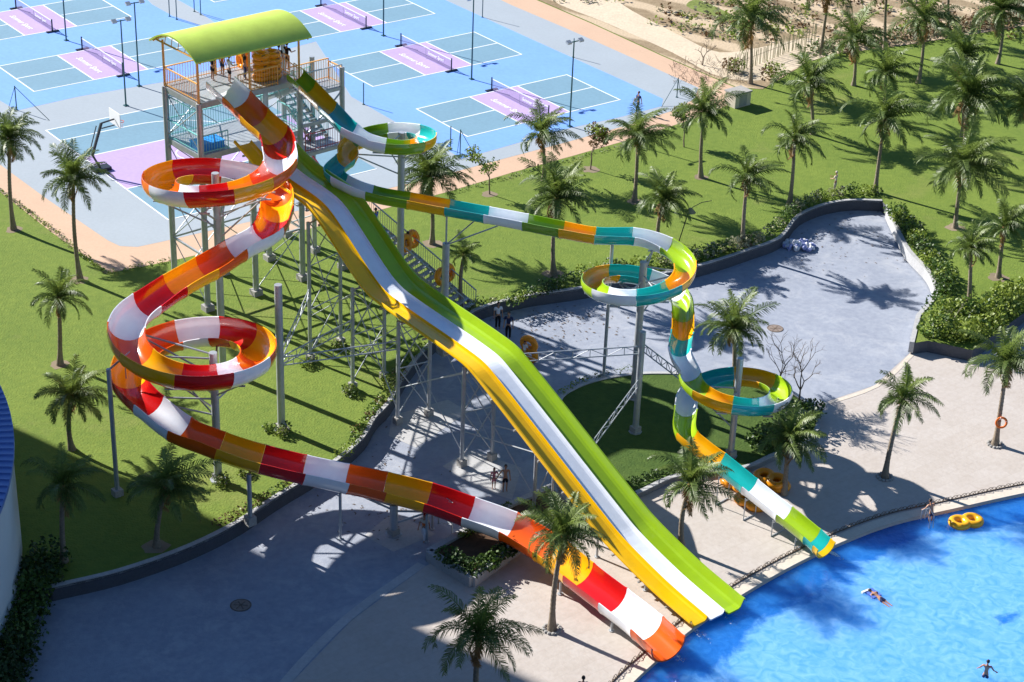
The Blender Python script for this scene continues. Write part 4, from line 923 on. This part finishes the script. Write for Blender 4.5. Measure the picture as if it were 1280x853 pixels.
# ------------------------------------------------------------------ court furniture
PG='floodlight poles on the courts'
for i,(x,y,lab) in enumerate([(82.9,51,'green twin-lamp floodlight pole between the two far-left courts'),(174,108,'green floodlight pole nearest the tower roof, left of it'),(157.5,132.5,'green floodlight pole behind the basketball hoop'),(479.3,45.1,'green floodlight pole behind the upper end of the slide tower roof, mid court'),(589.4,99.4,'green floodlight pole between the two middle courts'),(712,158.5,'green twin-lamp floodlight pole beside the round-leaved young tree')]):
    p=at(x,y,0); o=empty('floodlight_pole',tuple(p),lab,'light pole',PG); b=MB(); b.tube([p,V(p,6.15)],[.06,.045],8); b.box(p+Vector((0,0,.03)),(.3,.3,.06),YAW); b.build('pole','green_pole',o)
    b=MB(); b.bar(V(p,6.1)-CU*.55,V(p,6.1)+CU*.55,.06); b.build('cross_arm','green_pole',o)
    for s in(-1,1):
        b=MB(); q=V(p,6.16)+CU*.52*s; b.box(q+CV*.08,(.34,.30,.14),YAW,mtx=Matrix.Rotation(YAW,3,'Z')@Matrix.Rotation(R(25),3,'X')); b.build('lamp','steel',o)
FG='net posts round the courts'
for x,y,hh,br,lab in [(21,138,1.75,(62,151),'dark braced net post at the near left corner of the far courts'),(563,188,1.7,None,'upright green net post behind the right end of the teal coil'),(575,196,1.9,(592,192),'green net post with a slanting brace left of the slim young tree'),(846,122,1.5,(827,134),'braced green net post at the right-hand corner of the courts'),(454.5,131,1.6,None,'lone thin net post just right of the stair tower'),(212,21,2.6,None,'thin dark post standing leftmost at the top of the grey lane'),(221,25,2.7,None,'thin dark post second from left at the top of the grey lane'),(243,15,2.6,None,'thin dark post third from left at the top of the grey lane'),(251,19,2.7,None,'thin dark post rightmost at the top of the grey lane'),(603,22,2.2,None,'thin post on the far edge of the court beyond the middle floodlight'),(716.5,72,1.5,None,'thin post on the grey margin behind the twin-lamp floodlight pole')]:
    p=at(x,y,0); o=empty('net_post',tuple(p),lab,'post',FG); b=MB(); b.tube([p,V(p,hh)],.04,6); b.tube([p,V(p,.04)],.1,6); b.build('pole','green_pole',o)
    if br:
        b=MB(); b.tube([V(p,hh-.05),at(br[0],br[1],0)],.022,6); b.build('brace','green_pole',o)
        b=MB(); b.tube([V(p,hh-.05),p+(p-at(br[0],br[1],0))*.25],.02,6); b.build('brace','green_pole',o)
def hoop():
    p=at(127,213,0); o=empty('basketball_hoop',tuple(p),'portable basketball hoop on a bent dark arm at the court edge','hoop'); d=CU
    b=MB(); b.box(p+Vector((0,0,.12)),(1.1,.7,.24),YAW); b.build('base','black',o)
    k1=p-d*.55+Vector((0,0,1.15)); k2=k1+d*.75+Vector((0,0,2.0)); 
    b=MB(); b.bar(p,k1,.12); b.bar(k1,k2,.14); b.bar(k1-d*.25,k2-d*.35+Vector((0,0,-.1)),.05); b.bar(k2,k2+d*.9+Vector((0,0,.1)),.08); b.bar(k2-Vector((0,0,.35)),k2+d*.9-Vector((0,0,.3)),.06); b.build('arm','black',o)
    c=k2+d*.95+Vector((0,0,.15)); b=MB(); b.box(c,(.05,1.5,.95),YAW); b.build('backboard','line',o)
    b=MB(); b.torus(c+d*.35-Vector((0,0,.3)),.23,.02,20,6); f=b.build('rim','orange',o)
    b=MB()
    for i in range(10):
        a=2*PI*i/10; q=c+d*.35-Vector((0,0,.3)); b.tube([q+Vector((.22*math.cos(a),.22*math.sin(a),0)),q+Vector((.13*math.cos(a+.3),.13*math.sin(a+.3),-.4))],.012,4)
    b.build('net','line',o)
hoop()
# ------------------------------------------------------------------ float tubes
def double_tube(c,rz,label,tilt=0,ax='X',r1=.36,r2=.185,group='inflatable float tubes',m='tube',single=False,zs=1.0):
    o=empty('float_tube',tuple(c),label,'float tube',group); q=Matrix.Rotation(rz,3,'Z')@Matrix.Rotation(tilt,3,ax)
    c=Vector(c)
    for s in((0,) if single else (-1,1)):
        b=MB(); b.torus(c+q@Vector((s*(r1-.02),0,0)),r1,r2,28,12,0,q,zs); b.build('ring',m,o)
    b=MB()
    for s in(-1,1):
        for t in(-1,1):
            a=c+q@Vector((s*.42,t*.42,r2*.75)); b.bar(a-q@Vector((.10,0,0)),a+q@Vector((.10,0,0)),.03,.05)
    b.build('handle','black',o); return o
dt=double_tube
p=at(1207,655,ZW); dt(p+Vector((0,0,.13)),R(20),'yellow double float tube drifting in the pool beside the edge',m='tube_y')
p=at(966,610,ZR); dt(p+Vector((0,.1,.17)),R(-25),'orange double float tube lying at the bottom of the pile under the palm')
dt(p+Vector((-.15,.1,.46)),R(-35),'orange double float tube lying on top of the pile under the palm',R(10))
p=at(921,610,ZR); dt(p+Vector((0,.1,.17)),R(-40),'orange double float tube lying behind the teal slide, only its end showing')
p=at(938,631,ZR); dt(p+Vector((0,0,.17)),R(-42),'orange double float tube lying under the white section of the teal slide')
p=at(333,101,ZP)
for i in range(5): dt(Vector((p.x+.04*(i%2),p.y+.25,ZP+.17+.30*i)),YAW+R(8*(i%3-1)),['lowest','second from the bottom','middle','second from the top','topmost'][i]+' orange float tube in the stack on the tower platform',r1=.33,single=False)
p=at(300,92,ZP); dt(Vector((p.x,p.y+.9,ZP+.75)),YAW,'orange float tube standing upright at the back of the tower platform',R(90),'Y')
p=at(319,90,ZP); dt(Vector((p.x,p.y+.6,ZP+1.1)),YAW,'orange float tube leaning beside the stack on the tower platform',R(65),'Y')
# ------------------------------------------------------------------ people
def skinmesh(nodes,edges,root):
    me=bpy.data.meshes.new('t'); names=list(nodes); me.from_pydata([nodes[k][0] for k in names],[(names.index(a),names.index(b)) for a,b in edges],[])
    o=bpy.data.objects.new('t',me); COL.objects.link(o); m=o.modifiers.new('s','SKIN'); m.use_smooth_shade=True; m.branch_smoothing=.4
    lay=me.skin_vertices[0].data
    for i,k in enumerate(names): lay[i].radius=(nodes[k][1],nodes[k][1]*nodes[k][2] if len(nodes[k])>2 else nodes[k][1]); lay[i].use_root=(k==root)
    s=o.modifiers.new('u','SUBSURF'); s.levels=1
    bpy.context.view_layer.update(); ev=o.evaluated_get(bpy.context.evaluated_depsgraph_get()); em=ev.to_mesh()
    vs=[tuple(v.co) for v in em.vertices]; fs=[tuple(p.vertices) for p in em.polygons]; ev.to_mesh_clear(); bpy.data.objects.remove(o); bpy.data.meshes.remove(me)
    return vs,fs
J0={'pelvis':(0,0,.515),'waist':(0,0,.60),'chest':(0,.005,.72),'neck':(0,0,.825),'skull':(0,.006,.875),
 'shL':(-.108,0,.795),'shR':(.108,0,.795),'elL':(-.14,-.01,.635),'elR':(.14,-.01,.635),'wrL':(-.15,.03,.485),'wrR':(.15,.03,.485),
 'hipL':(-.048,0,.49),'hipR':(.048,0,.49),'knL':(-.055,.012,.275),'knR':(.055,.012,.275),'anL':(-.055,-.008,.045),'anR':(.055,-.008,.045),'toL':(-.065,.075,.02),'toR':(.065,.075,.02)}
RAD={'pelvis':.068,'waist':.060,'chest':.074,'neck':.030,'skull':.030,'sh':.037,'el':.024,'wr':.017,'hip':.056,'kn':.033,'an':.020,'to':.018}
POSE={'stand':{},'walk':{'knL':(-.05,.09,.285),'anL':(-.05,.10,.06),'toL':(-.055,.18,.035),'knR':(.05,-.02,.28),'anR':(.05,-.13,.07),'toR':(.055,-.06,.02),'elL':(-.14,-.06,.64),'wrL':(-.15,-.08,.49),'elR':(.14,.03,.64),'wrR':(.14,.13,.51)},
 'hips':{'elL':(-.23,-.03,.68),'wrL':(-.115,.03,.575),'elR':(.23,-.03,.68),'wrR':(.115,.03,.575)},
 'carry':{'elL':(-.16,.06,.66),'wrL':(-.14,.20,.66),'elR':(.16,.06,.66),'wrR':(.14,.20,.66)},
 'climb':{'knL':(-.055,.15,.36),'anL':(-.055,.12,.15),'toL':(-.06,.20,.13),'knR':(.055,.0,.27),'elR':(.17,.08,.68),'wrR':(.20,.20,.66)},
 'hold':{'elR':(.19,.0,.66),'wrR':(.27,.02,.54)},'holdL':{'elL':(-.18,.0,.66),'wrL':(-.25,.02,.60)},
 'hose':{'elL':(-.12,.07,.66),'wrL':(-.05,.20,.62),'elR':(.13,.08,.68),'wrR':(.03,.22,.70)},
 'lean':{'chest':(0,.06,.70),'neck':(0,.11,.79),'skull':(0,.135,.835),'shL':(-.105,.09,.765),'shR':(.105,.09,.765),'waist':(0,.02,.60),'elL':(-.19,.10,.66),'wrL':(-.22,.19,.57),'elR':(.19,.10,.66),'wrR':(.21,.20,.56)},
 'sway':{'elL':(-.19,.03,.66),'wrL':(-.24,.12,.56),'elR':(.19,.03,.66),'wrR':(.27,.10,.58)}}
def person(loc,h,face,pose,label,shirt=None,short=None,shoes=None,skin='tan',hair='hair',longhair=False,trousers=False,cap=None,rot=None,group=None,vest=None):
    J=dict(J0); J.update(POSE[pose])
    def nd(k): 
        key=k[:-1] if k[-1] in'LR' else k; return J[k],RAD[key]
    E=[('pelvis','waist'),('waist','chest'),('chest','neck'),('neck','skull'),('chest','shL'),('chest','shR'),('shL','elL'),('elL','wrL'),('shR','elR'),('elR','wrR'),('pelvis','hipL'),('pelvis','hipR'),('hipL','knL'),('knL','anL'),('anL','toL'),('hipR','knR'),('knR','anR'),('anR','toR')]
    flat={'pelvis':.72,'waist':.72,'chest':.66}
    nodes={k:(nd(k)[0],nd(k)[1],flat.get(k,1)) for k in J}
    o=empty('person',tuple(loc),label,'person',group,rz=face)
    if rot: o.rotation_euler=rot
    o.scale=(h,h,h)
    def put(b,name,mats,par=o):
        ob=bpy.data.objects.new(name,b.mesh(name,mats)); COL.objects.link(ob); ob.parent=par; return ob
    b=MB(); vs,fs=skinmesh(nodes,E,'pelvis'); b.add(vs,fs,0,True)
    sk=Vector(J['skull']); hc=sk+Vector((0,.008,.055)); b.blob(hc,(.045,.055,.066),0,12,9)
    b.blob(hc+Vector((0,.052,-.008)),(.009,.014,.014),0,6,4)
    for s in(-1,1):
        b.blob(hc+Vector((s*.045,-.004,-.004)),(.008,.014,.019),0,6,4); b.blob(hc+Vector((s*.018,.047,.006)),(.0085,.006,.006),1,6,4)
        k='L' if s<0 else 'R'; w=Vector(J['wr'+k]); d=(w-Vector(J['el'+k])).normalized(); side=d.orthogonal().normalized(); up_=d.cross(side)
        b.tube([w-d*.01,w+d*.028,w+d*.052],[.015,.021,.017],6,0)
        for f in range(4):
            a=w+d*.046+side*((f-1.5)*.0095); L=(.030,.038,.036,.028)[f]; b.tube([a,a+d*L*.5+up_*.003,a+d*L+up_*.012],[.0055,.005,.004],5,0)
        a=w+d*.018+side*.018; b.tube([a,a+side*.014+d*.016,a+side*.016+d*.034+up_*.006],[.0065,.006,.0045],5,0)
    b.blob(hc+Vector((0,.046,-.032)),(.016,.006,.004),1,6,4)
    body=put(b,'body',[skin,'hair'])
    b=MB(); b.blob(hc+Vector((0,-.009,.014)),(.051,.056,.062),0,12,8)
    if longhair: b.tube([hc+Vector((0,-.04,.02)),hc+Vector((0,-.058,-.06)),hc+Vector((0,-.055,-.14))],[.035,.04,.025],8,0)
    put(b,'cap' if cap else 'hair',cap or hair)
    g=.012
    if shirt:
        S={k:(nodes[k][0],nodes[k][1]+g,nodes[k][2]) for k in('pelvis','waist','chest','shL','shR')}; S['pelvis']=((0,0,.53),.078,.72)
        for k in'LR': S['sl'+k]=(tuple(Vector(J['sh'+k]).lerp(Vector(J['el'+k]),.7)),.034,1)
        S['nk']=(tuple(Vector(J['chest']).lerp(Vector(J['neck']),.7)),.05,.7)
        vs,fs=skinmesh(S,[('pelvis','waist'),('waist','chest'),('chest','nk'),('chest','shL'),('chest','shR'),('shL','slL'),('shR','slR')],'pelvis'); b=MB(); b.add(vs,fs,0,True); put(b,'shirt',shirt)
        if vest:
            S2={k:(nodes[k][0],nodes[k][1]+g+.008,nodes[k][2]) for k in('waist','chest')}; S2['p']=((0,0,.55),.08,.72); vs,fs=skinmesh(S2,[('p','waist'),('waist','chest')],'p'); b=MB(); b.add(vs,fs,0,True); put(b,'vest',vest)
    if short:
        S={'pelvis':(J['pelvis'],.076,.75),'top':((0,0,.565),.070,.75)}; ed=[('top','pelvis')]
        for k in'LR':
            S['hip'+k]=(J['hip'+k],.064,1); ed.append(('pelvis','hip'+k))
            if trousers: S['kn'+k]=(J['kn'+k],.043,1); S['an'+k]=(J['an'+k],.034,1); ed+= [('hip'+k,'kn'+k),('kn'+k,'an'+k)]
            else: S['kn'+k]=(tuple(Vector(J['hip'+k]).lerp(Vector(J['kn'+k]),.8)),.050,1); ed.append(('hip'+k,'kn'+k))
        vs,fs=skinmesh(S,ed,'pelvis'); b=MB(); b.add(vs,fs,0,True); put(b,'trousers' if trousers else 'shorts',short)
    return o
M['c_white']=mat('cloth_white',(.75,.75,.77),.8,.2); M['c_black']=mat('cloth_black',(.015,.015,.02),.8,.2); M['c_navy']=mat('cloth_navy',(.03,.04,.10),.8,.2); M['c_pink']=mat('cloth_pink',(.60,.22,.26),.8,.2)
M['c_blue']=mat('cloth_blue',(.09,.16,.50),.8,.2); M['c_or']=mat('cloth_orange',(.75,.18,.04),.8,.2); M['c_red']=mat('cloth_red',(.45,.03,.04),.8,.2); M['c_cream']=mat('cloth_cream',(.60,.54,.44),.8,.2); M['pale']=mat('pale_skin',(.55,.33,.24),.5,.4)
TG=None
def tpos(x,y): return at(x,y,ZP)
person(tpos(262,104)+Vector((.1,.4,0)),1.62,R(-50),'hips','person in black with hands on hips behind the left platform railing','c_black','c_black')
person(tpos(287,104),1.58,R(-60),'carry','person in white shirt and black shorts standing at the top of the red slide','c_white','c_black')
person(tpos(277,97)+Vector((0,.3,0)),1.5,R(-40),'stand','person in orange top beside the red slide entrance on the platform','c_or','c_navy')
person(tpos(306,100)+Vector((0,.1,0)),1.66,R(-70),'stand','person in dark clothes left of the stacked tubes on the platform','c_black','c_navy',trousers=True)
person(tpos(326,84)+Vector((0,.2,0)),1.6,R(-90),'stand','person in white looking over the tube stack, left head of the two','c_white','c_navy')
person(tpos(337,82)+Vector((0,.2,0)),1.66,R(-90),'stand','person in grey looking over the tube stack, right head of the two','c_cream','c_navy')
person(tpos(359,88),1.62,R(-40),'carry','person in dark vest leaning by the teal slide entrance','c_black','c_black')
person(tpos(349,90),1.55,R(-20),'stand','person in black half hidden beside the right roof post','c_black','c_black')
def onst(f): q=SB.lerp(ST_,f); return q
sd_=(ST_-SB); fdir=math.atan2(sd_.y,sd_.x)-PI/2
person(onst(.70)-n3*.2,1.6,fdir,'climb','person in blue climbing near the top of the bottom stair flight','c_blue','c_blue',trousers=True)
q=onst(.475); person(q,1.62,fdir,'climb','person in black carrying an orange tube up the middle of the stair flight','c_black','c_black')
dt(q+Vector((.05,.05,1.0))+n3*.02,fdir,'orange float tube carried on the shoulder of the climber in black',R(72),'X')
q=onst(.20); person(q,1.6,fdir,'climb','person at the foot of the stairs with a tube, half hidden by the slide','c_navy','c_black')
dt(q+Vector((.05,.05,.8))+n3*.02,fdir,'orange float tube held by the person at the foot of the stairs',R(75),'X')
person(at(622,411,ZR),1.66,R(200),'stand','person in white shirt and dark trousers standing on the road beyond the racing slide','c_white','c_black',trousers=True)
person(at(635,424,ZR),1.7,R(170),'stand','person all in dark clothes standing beside the white-shirted one','c_navy','c_black',trousers=True)
q=at(655,455,ZR); person(q,1.5,R(-60),'carry','person in white on the road hugging an orange tube','c_white','c_navy')
dt(q+Vector((.25,.1,.85)),R(60),'orange float tube carried upright across the road',R(80),'Y')
person(at(617,611,ZR),1.17,R(10),'holdL','small child in pink swimwear with long dark hair hand in hand with an adult','c_pink','c_pink',longhair=True).rotation_euler.z=R(200)
person(at(631,614,ZR),1.48,R(190),'hold','shirtless person in black shorts leading a small child by the hand',None,'c_black')
person(at(530,676,ZR),1.45,R(160),'walk','person in orange vest, red cap and pale trousers walking below the red slide','c_cream','c_white',trousers=True,cap='c_red',vest='c_or')
person(at(797,141,0),1.6,R(120),'walk','person in dark clothes walking across the blue court corner','c_navy','c_navy',trousers=True)
person(at(1043,241,0),1.5,R(60),'hose','person in pale clothes and hat standing on the lawn by the road hedge','c_cream','c_cream',trousers=True,cap='c_cream')
person(at(1162,656,ZW-.2),1.4,R(30),'lean','person with bare arms stepping out at the pool edge beside the ladder',None,'c_navy')
person(at(727,884,ZR),1.55,R(0),'stand','person with dark hair walking at the bottom edge, only the head in view','c_navy','c_black')
# swimmer on a kickboard and a boy in the shallows
p=at(1103,750,ZW); person(p+Vector((.35,-.55,-.02)),1.45,0,'carry','person lying on the water holding a blue bodyboard',None,'c_navy',rot=(R(-84),0,R(38)))
b=MB(); q=at(1091,742,ZW+.05); b.box(q,(.62,.48,.07),R(125)); 
o=b.build('bodyboard','c_blue'); tag(o,'blue bodyboard with a white end under the swimmer','bodyboard')
b=MB(); b.box(q+Vector((-.30,.12,.02)),(.1,.46,.085),R(125)+PI/2*0); 
b.build('nose_end','line',o)
person(at(1229,860,ZW-.55),1.45,R(-20),'sway','child with dark hair wading in the pool at the bottom right',None,'c_navy')
# ------------------------------------------------------------------ small things
p=at(1244,556,ZR); pc=at(1252.5,523,ZR+1.45) ; o=empty('lifebuoy',tuple(V(p,ZR+1.35)),'orange lifebuoy hung on the palm at the far right','lifebuoy'); b=MB(); b.torus(V(p,ZR+1.4)+Vector((.05,-.2,0)),.26,.06,24,8,0,Matrix.Rotation(R(80),3,'X')); b.build('ring','c_or',o)
for k in range(4): a=k*PI/2+.4; b=MB(); b.torus(V(p,ZR+1.4)+Vector((.05+.26*math.cos(a),-.2,.26*math.sin(a))),.062,.012,8,5,0,Matrix.Rotation(a,3,'Y')); b.build('band','line',o)
# hooped wire edging along the pool deck
o=empty('wire_edging',tuple(edge[30]),'low dark edging of overlapping wire hoops along the pool deck','edging'); b=MB()
ed=[Vector((p.x,p.y,ZR+.02)) for p in ribbon(edge,.0,ZR,.72)[0]]; E2=resample(ed,.17)
for i,pp in enumerate(E2):
    t=(E2[min(i+1,len(E2)-1)]-E2[max(i-1,0)]).normalized(); pts=[pp+t*(.16*math.cos(a))+Vector((0,0,.16*math.sin(a)))+Vector((-t.y,t.x,0))*(.05*math.sin(i*2.1)) for a in [PI*k/6 for k in range(7)]]
    b.tube(pts,.014,4,0,cap=False)
b.build('hoops','bark2',o); b=MB(); b.tube(E2,.03,5); b.build('base_rail','bark2',o)
o=empty('pool_ladder',tuple(at(1155,650,ZR)),'small steel pool ladder with two curved handrails','ladder'); 
for dx in(0,5):
    a=at(1151+dx,650-dx*.2,ZR); c_=Vector((.30,-.42,0)); b=MB(); b.tube([a,a+Vector((0,0,.55)),a+c_*.35+Vector((0,0,.72)),a+c_+Vector((0,0,.45)),a+c_*1.15+Vector((0,0,-.5))],.022,6); b.build('handrail','steel',o)
M['cover_brown']=mat('cover_cast_iron',(.24,.19,.16),.8,.3,var=.2,scale=4)
def manhole(x,y,lab):
    p=at(x,y,ZR); o=empty('manhole_cover',tuple(p),lab,'manhole cover'); b=MB(); b.tube([V(p,ZR),V(p,ZR+.02)],.42,24,sm=False); b.build('plate','cover_brown',o); b=MB(); b.torus(V(p,ZR+.02),.43,.03,28,6,0,None,.4)
    for k in range(6): a=k*PI/3; b.bar(V(p,ZR+.022),p+Vector((.3*math.cos(a),.3*math.sin(a),.022)),.05,.012)
    b.build('frame','bark2',o)
manhole(969,411,'brown round manhole cover on the pale road beside the island palm'); manhole(301,757,'dark round manhole cover with a star pattern in the shaded road')
def tarp():
    p=at(998,309,ZR); b=MB(); r=random.Random(5)
    for i in range(70):
        a=r.uniform(0,6.28); d=r.random()**.6; c=p+Vector((math.cos(a)*d*.95,math.sin(a)*d*.75,.10+.42*(1-d)*r.random())); s=r.uniform(.10,.26)
        b.blob(c,(s*r.uniform(.6,1.3),s*r.uniform(.6,1.3),s*r.uniform(.4,.8)),r.choice((0,0,0,1)),6,4,Matrix.Rotation(r.uniform(0,3),3,Vector((r.random(),r.random(),r.random())).normalized()))
    for i in range(len(b.sm)): b.sm[i]=False
    o=b.build('sack_pile',['c_white','pile_blue']); tag(o,'heap of crumpled white and bluish sacks on the road by the grey hedge','sacks')
M['pile_blue']=mat('sack_blue',(.30,.34,.60),.8,.2); tarp()
# lamp with a curved arm on the lawn
o=empty('garden_lamp',tuple(at(848,304,0)),'leaning garden lamp with a grey shade and a long curved arm','lamp'); a=at(848,304,0); t_=a+Vector((.45,.1,2.0)); 
b=MB(); b.tube([a,t_],.035,6); b.tube([t_,t_+Vector((.25,0,.35)),t_+Vector((.75,.1,.62)),t_+Vector((1.35,.2,.72))],.022,6); b.build('pole','black',o)
b=MB(); b.tube([t_+Vector((.12,0,.0)),t_+Vector((.12,0,.28))],[.34,.08],12); b.build('shade','leaf_g',o)
M['crate_blue']=mat('crate_blue',(.03,.30,.80),.4,.4)
o=empty('plastic_crate',tuple(tp(.9,.7,ZQ)),'blue plastic crate on the lower tower deck behind the turquoise railing','crate'); b=MB(); cst=tp(.9,.8,ZQ+.3)
b.box(cst+Vector((0,0,-.27)),(1.5,.9,.06),YAW)
for s in(-1,1): b.box(cst+tu*.73*s-Vector((0,0,.1)),(.05,.9,.4),YAW); b.box(cst+tv*.44*s-Vector((0,0,.1)),(1.5,.05,.4),YAW)
b.build('tub','crate_blue',o); b=MB(); b.box(cst+Vector((0,0,.11)),(1.6,1.0,.05),YAW); b.build('lid','crate_blue',o)
# splashes at the slide ends
def foam_mat():
    m=bpy.data.materials.new('foam'); m.use_nodes=True; n=m.node_tree.nodes; l=m.node_tree.links; p=n['Principled BSDF']; p.inputs['Base Color'].default_value=(.80,.88,.93,1); p.inputs['Roughness'].default_value=.6
    tc=n.new('ShaderNodeTexCoord'); a=n.new('ShaderNodeTexNoise'); a.inputs['Scale'].default_value=7; a.inputs['Detail'].default_value=8; a.inputs['Distortion'].default_value=1.4; l.new(tc.outputs['Object'],a.inputs['Vector'])
    g=n.new('ShaderNodeAttribute'); g.attribute_name='cover'
    su=n.new('ShaderNodeMath'); su.operation='ADD'; l.new(a.outputs['Fac'],su.inputs[0]); l.new(g.outputs['Fac'],su.inputs[1])
    mp=n.new('ShaderNodeMapRange'); mp.inputs['From Min'].default_value=.88; mp.inputs['From Max'].default_value=1.16; l.new(su.outputs[0],mp.inputs['Value'])
    tr=n.new('ShaderNodeBsdfTransparent'); ms=n.new('ShaderNodeMixShader'); l.new(mp.outputs[0],ms.inputs[0]); l.new(tr.outputs[0],ms.inputs[1]); l.new(p.outputs[0],ms.inputs[2]); l.new(ms.outputs[0],n['Material Output'].inputs[0]); return m
M['foam2']=foam_mat()
def splash(x,y,ln,w,label,strong=.75):
    p=at(x,y,ZW); b=MB(); n,m=16,9; cov=[]
    for i in range(n+1):
        for j in range(m+1):
            u=i/n; v=(j/m-.5)*2; q=p+d3*(ln*u)+n3*(w*v*(.5+.8*u)); e=max(0,1-abs(v)**1.5)*min(1,u*9)*(1-u)**.8
            b.v.append((q.x,q.y,ZW+.012+.07*e*rnd.random()*strong)); cov.append(e*strong)
    for i in range(n):
        for j in range(m): k=i*(m+1)+j; b.f.append((k,k+m+1,k+m+2,k+1)); b.m.append(0); b.sm.append(True)
    o=b.build('splash','foam2'); a=o.data.attributes.new('cover','FLOAT','POINT'); a.data.foreach_set('value',cov); tag(o,label,'splash',kind='stuff')
splash(1032,687,1.5,.30,'white splash below the yellow end of the teal slide',1.0); splash(832,812,2.2,.55,'foam streak below the end of the red slide',.66); splash(865,786,1.8,.5,'foam at the end of the yellow and white racing lanes',.62); splash(903,770,1.4,.4,'small foam patch beside the lime lane',.52)
# pale tile band between the road and the deck, soil rings round palms, leaf litter
def band(px,w,name,m,z=ZR+.012):
    P=smooth(pxs(px,ZR),4); inn,out=ribbon(P,w,ZR,0); poly(name,[Vector((p.x,p.y,0)) for p in inn]+[Vector((p.x,p.y,0)) for p in out][::-1],z,m)
band([(330,900),(362,856),(440,775),(532,708)],.45,'tile_band','apron'); band([(1143,437),(1093,482),(1016,508)],.25,'tile_band','coping')
poly('side_road',pxs([(1219,446),(1246,423),(1292,392),(1362,362),(1440,420),(1300,452),(1262,455)],ZR),ZR+.006,'road')
for x,y,q in((100,350,.55),(196,684,.6),(720,212,.0),(612,243,.5),(738,212,.6),(793,252,.5),(876,222,.5),(928,305,.6),(540,305,.6),(692,343,.6),(75,456,.5),(17,287,.5),(1194,285,.6),(1248,347,.6)):
    if q:
        c_=at(x,y,0); poly('soil_ring',[c_+Vector((math.cos(a)*q*rnd.uniform(.75,1.2),math.sin(a)*q*rnd.uniform(.75,1.2),0)) for a in [2*PI*k/14 for k in range(14)]],.004,'earth')
b=MB(); r=random.Random(12)
for i in range(420):
    if i<190: q=at(r.gauss(690,45),r.gauss(405,16),ZR)
    elif i<300: q=at(r.gauss(1060,50),r.gauss(300,22),ZR)
    else: q=at(r.gauss(470,40),r.gauss(620,30),ZR)
    a=r.uniform(0,6.28); s_=r.uniform(.04,.13); d_=Vector((math.cos(a),math.sin(a),0))*s_; w_=Vector((-d_.y,d_.x,0))*.35; u_=Vector((0,0,.016+r.uniform(0,.02)))
    b.add([q-d_+u_,q+w_+u_*1.4,q+d_+u_,q-w_+u_],[(0,1,2,3)],0)
tag(b.build('leaf_litter','bark2'),'scattered dry leaves on the road','leaves',kind='stuff')
for o in list(bpy.data.objects):
    l=o.get('label')
    if l and len(l.split())>16: print('LONG',o.name,len(l.split()),l)
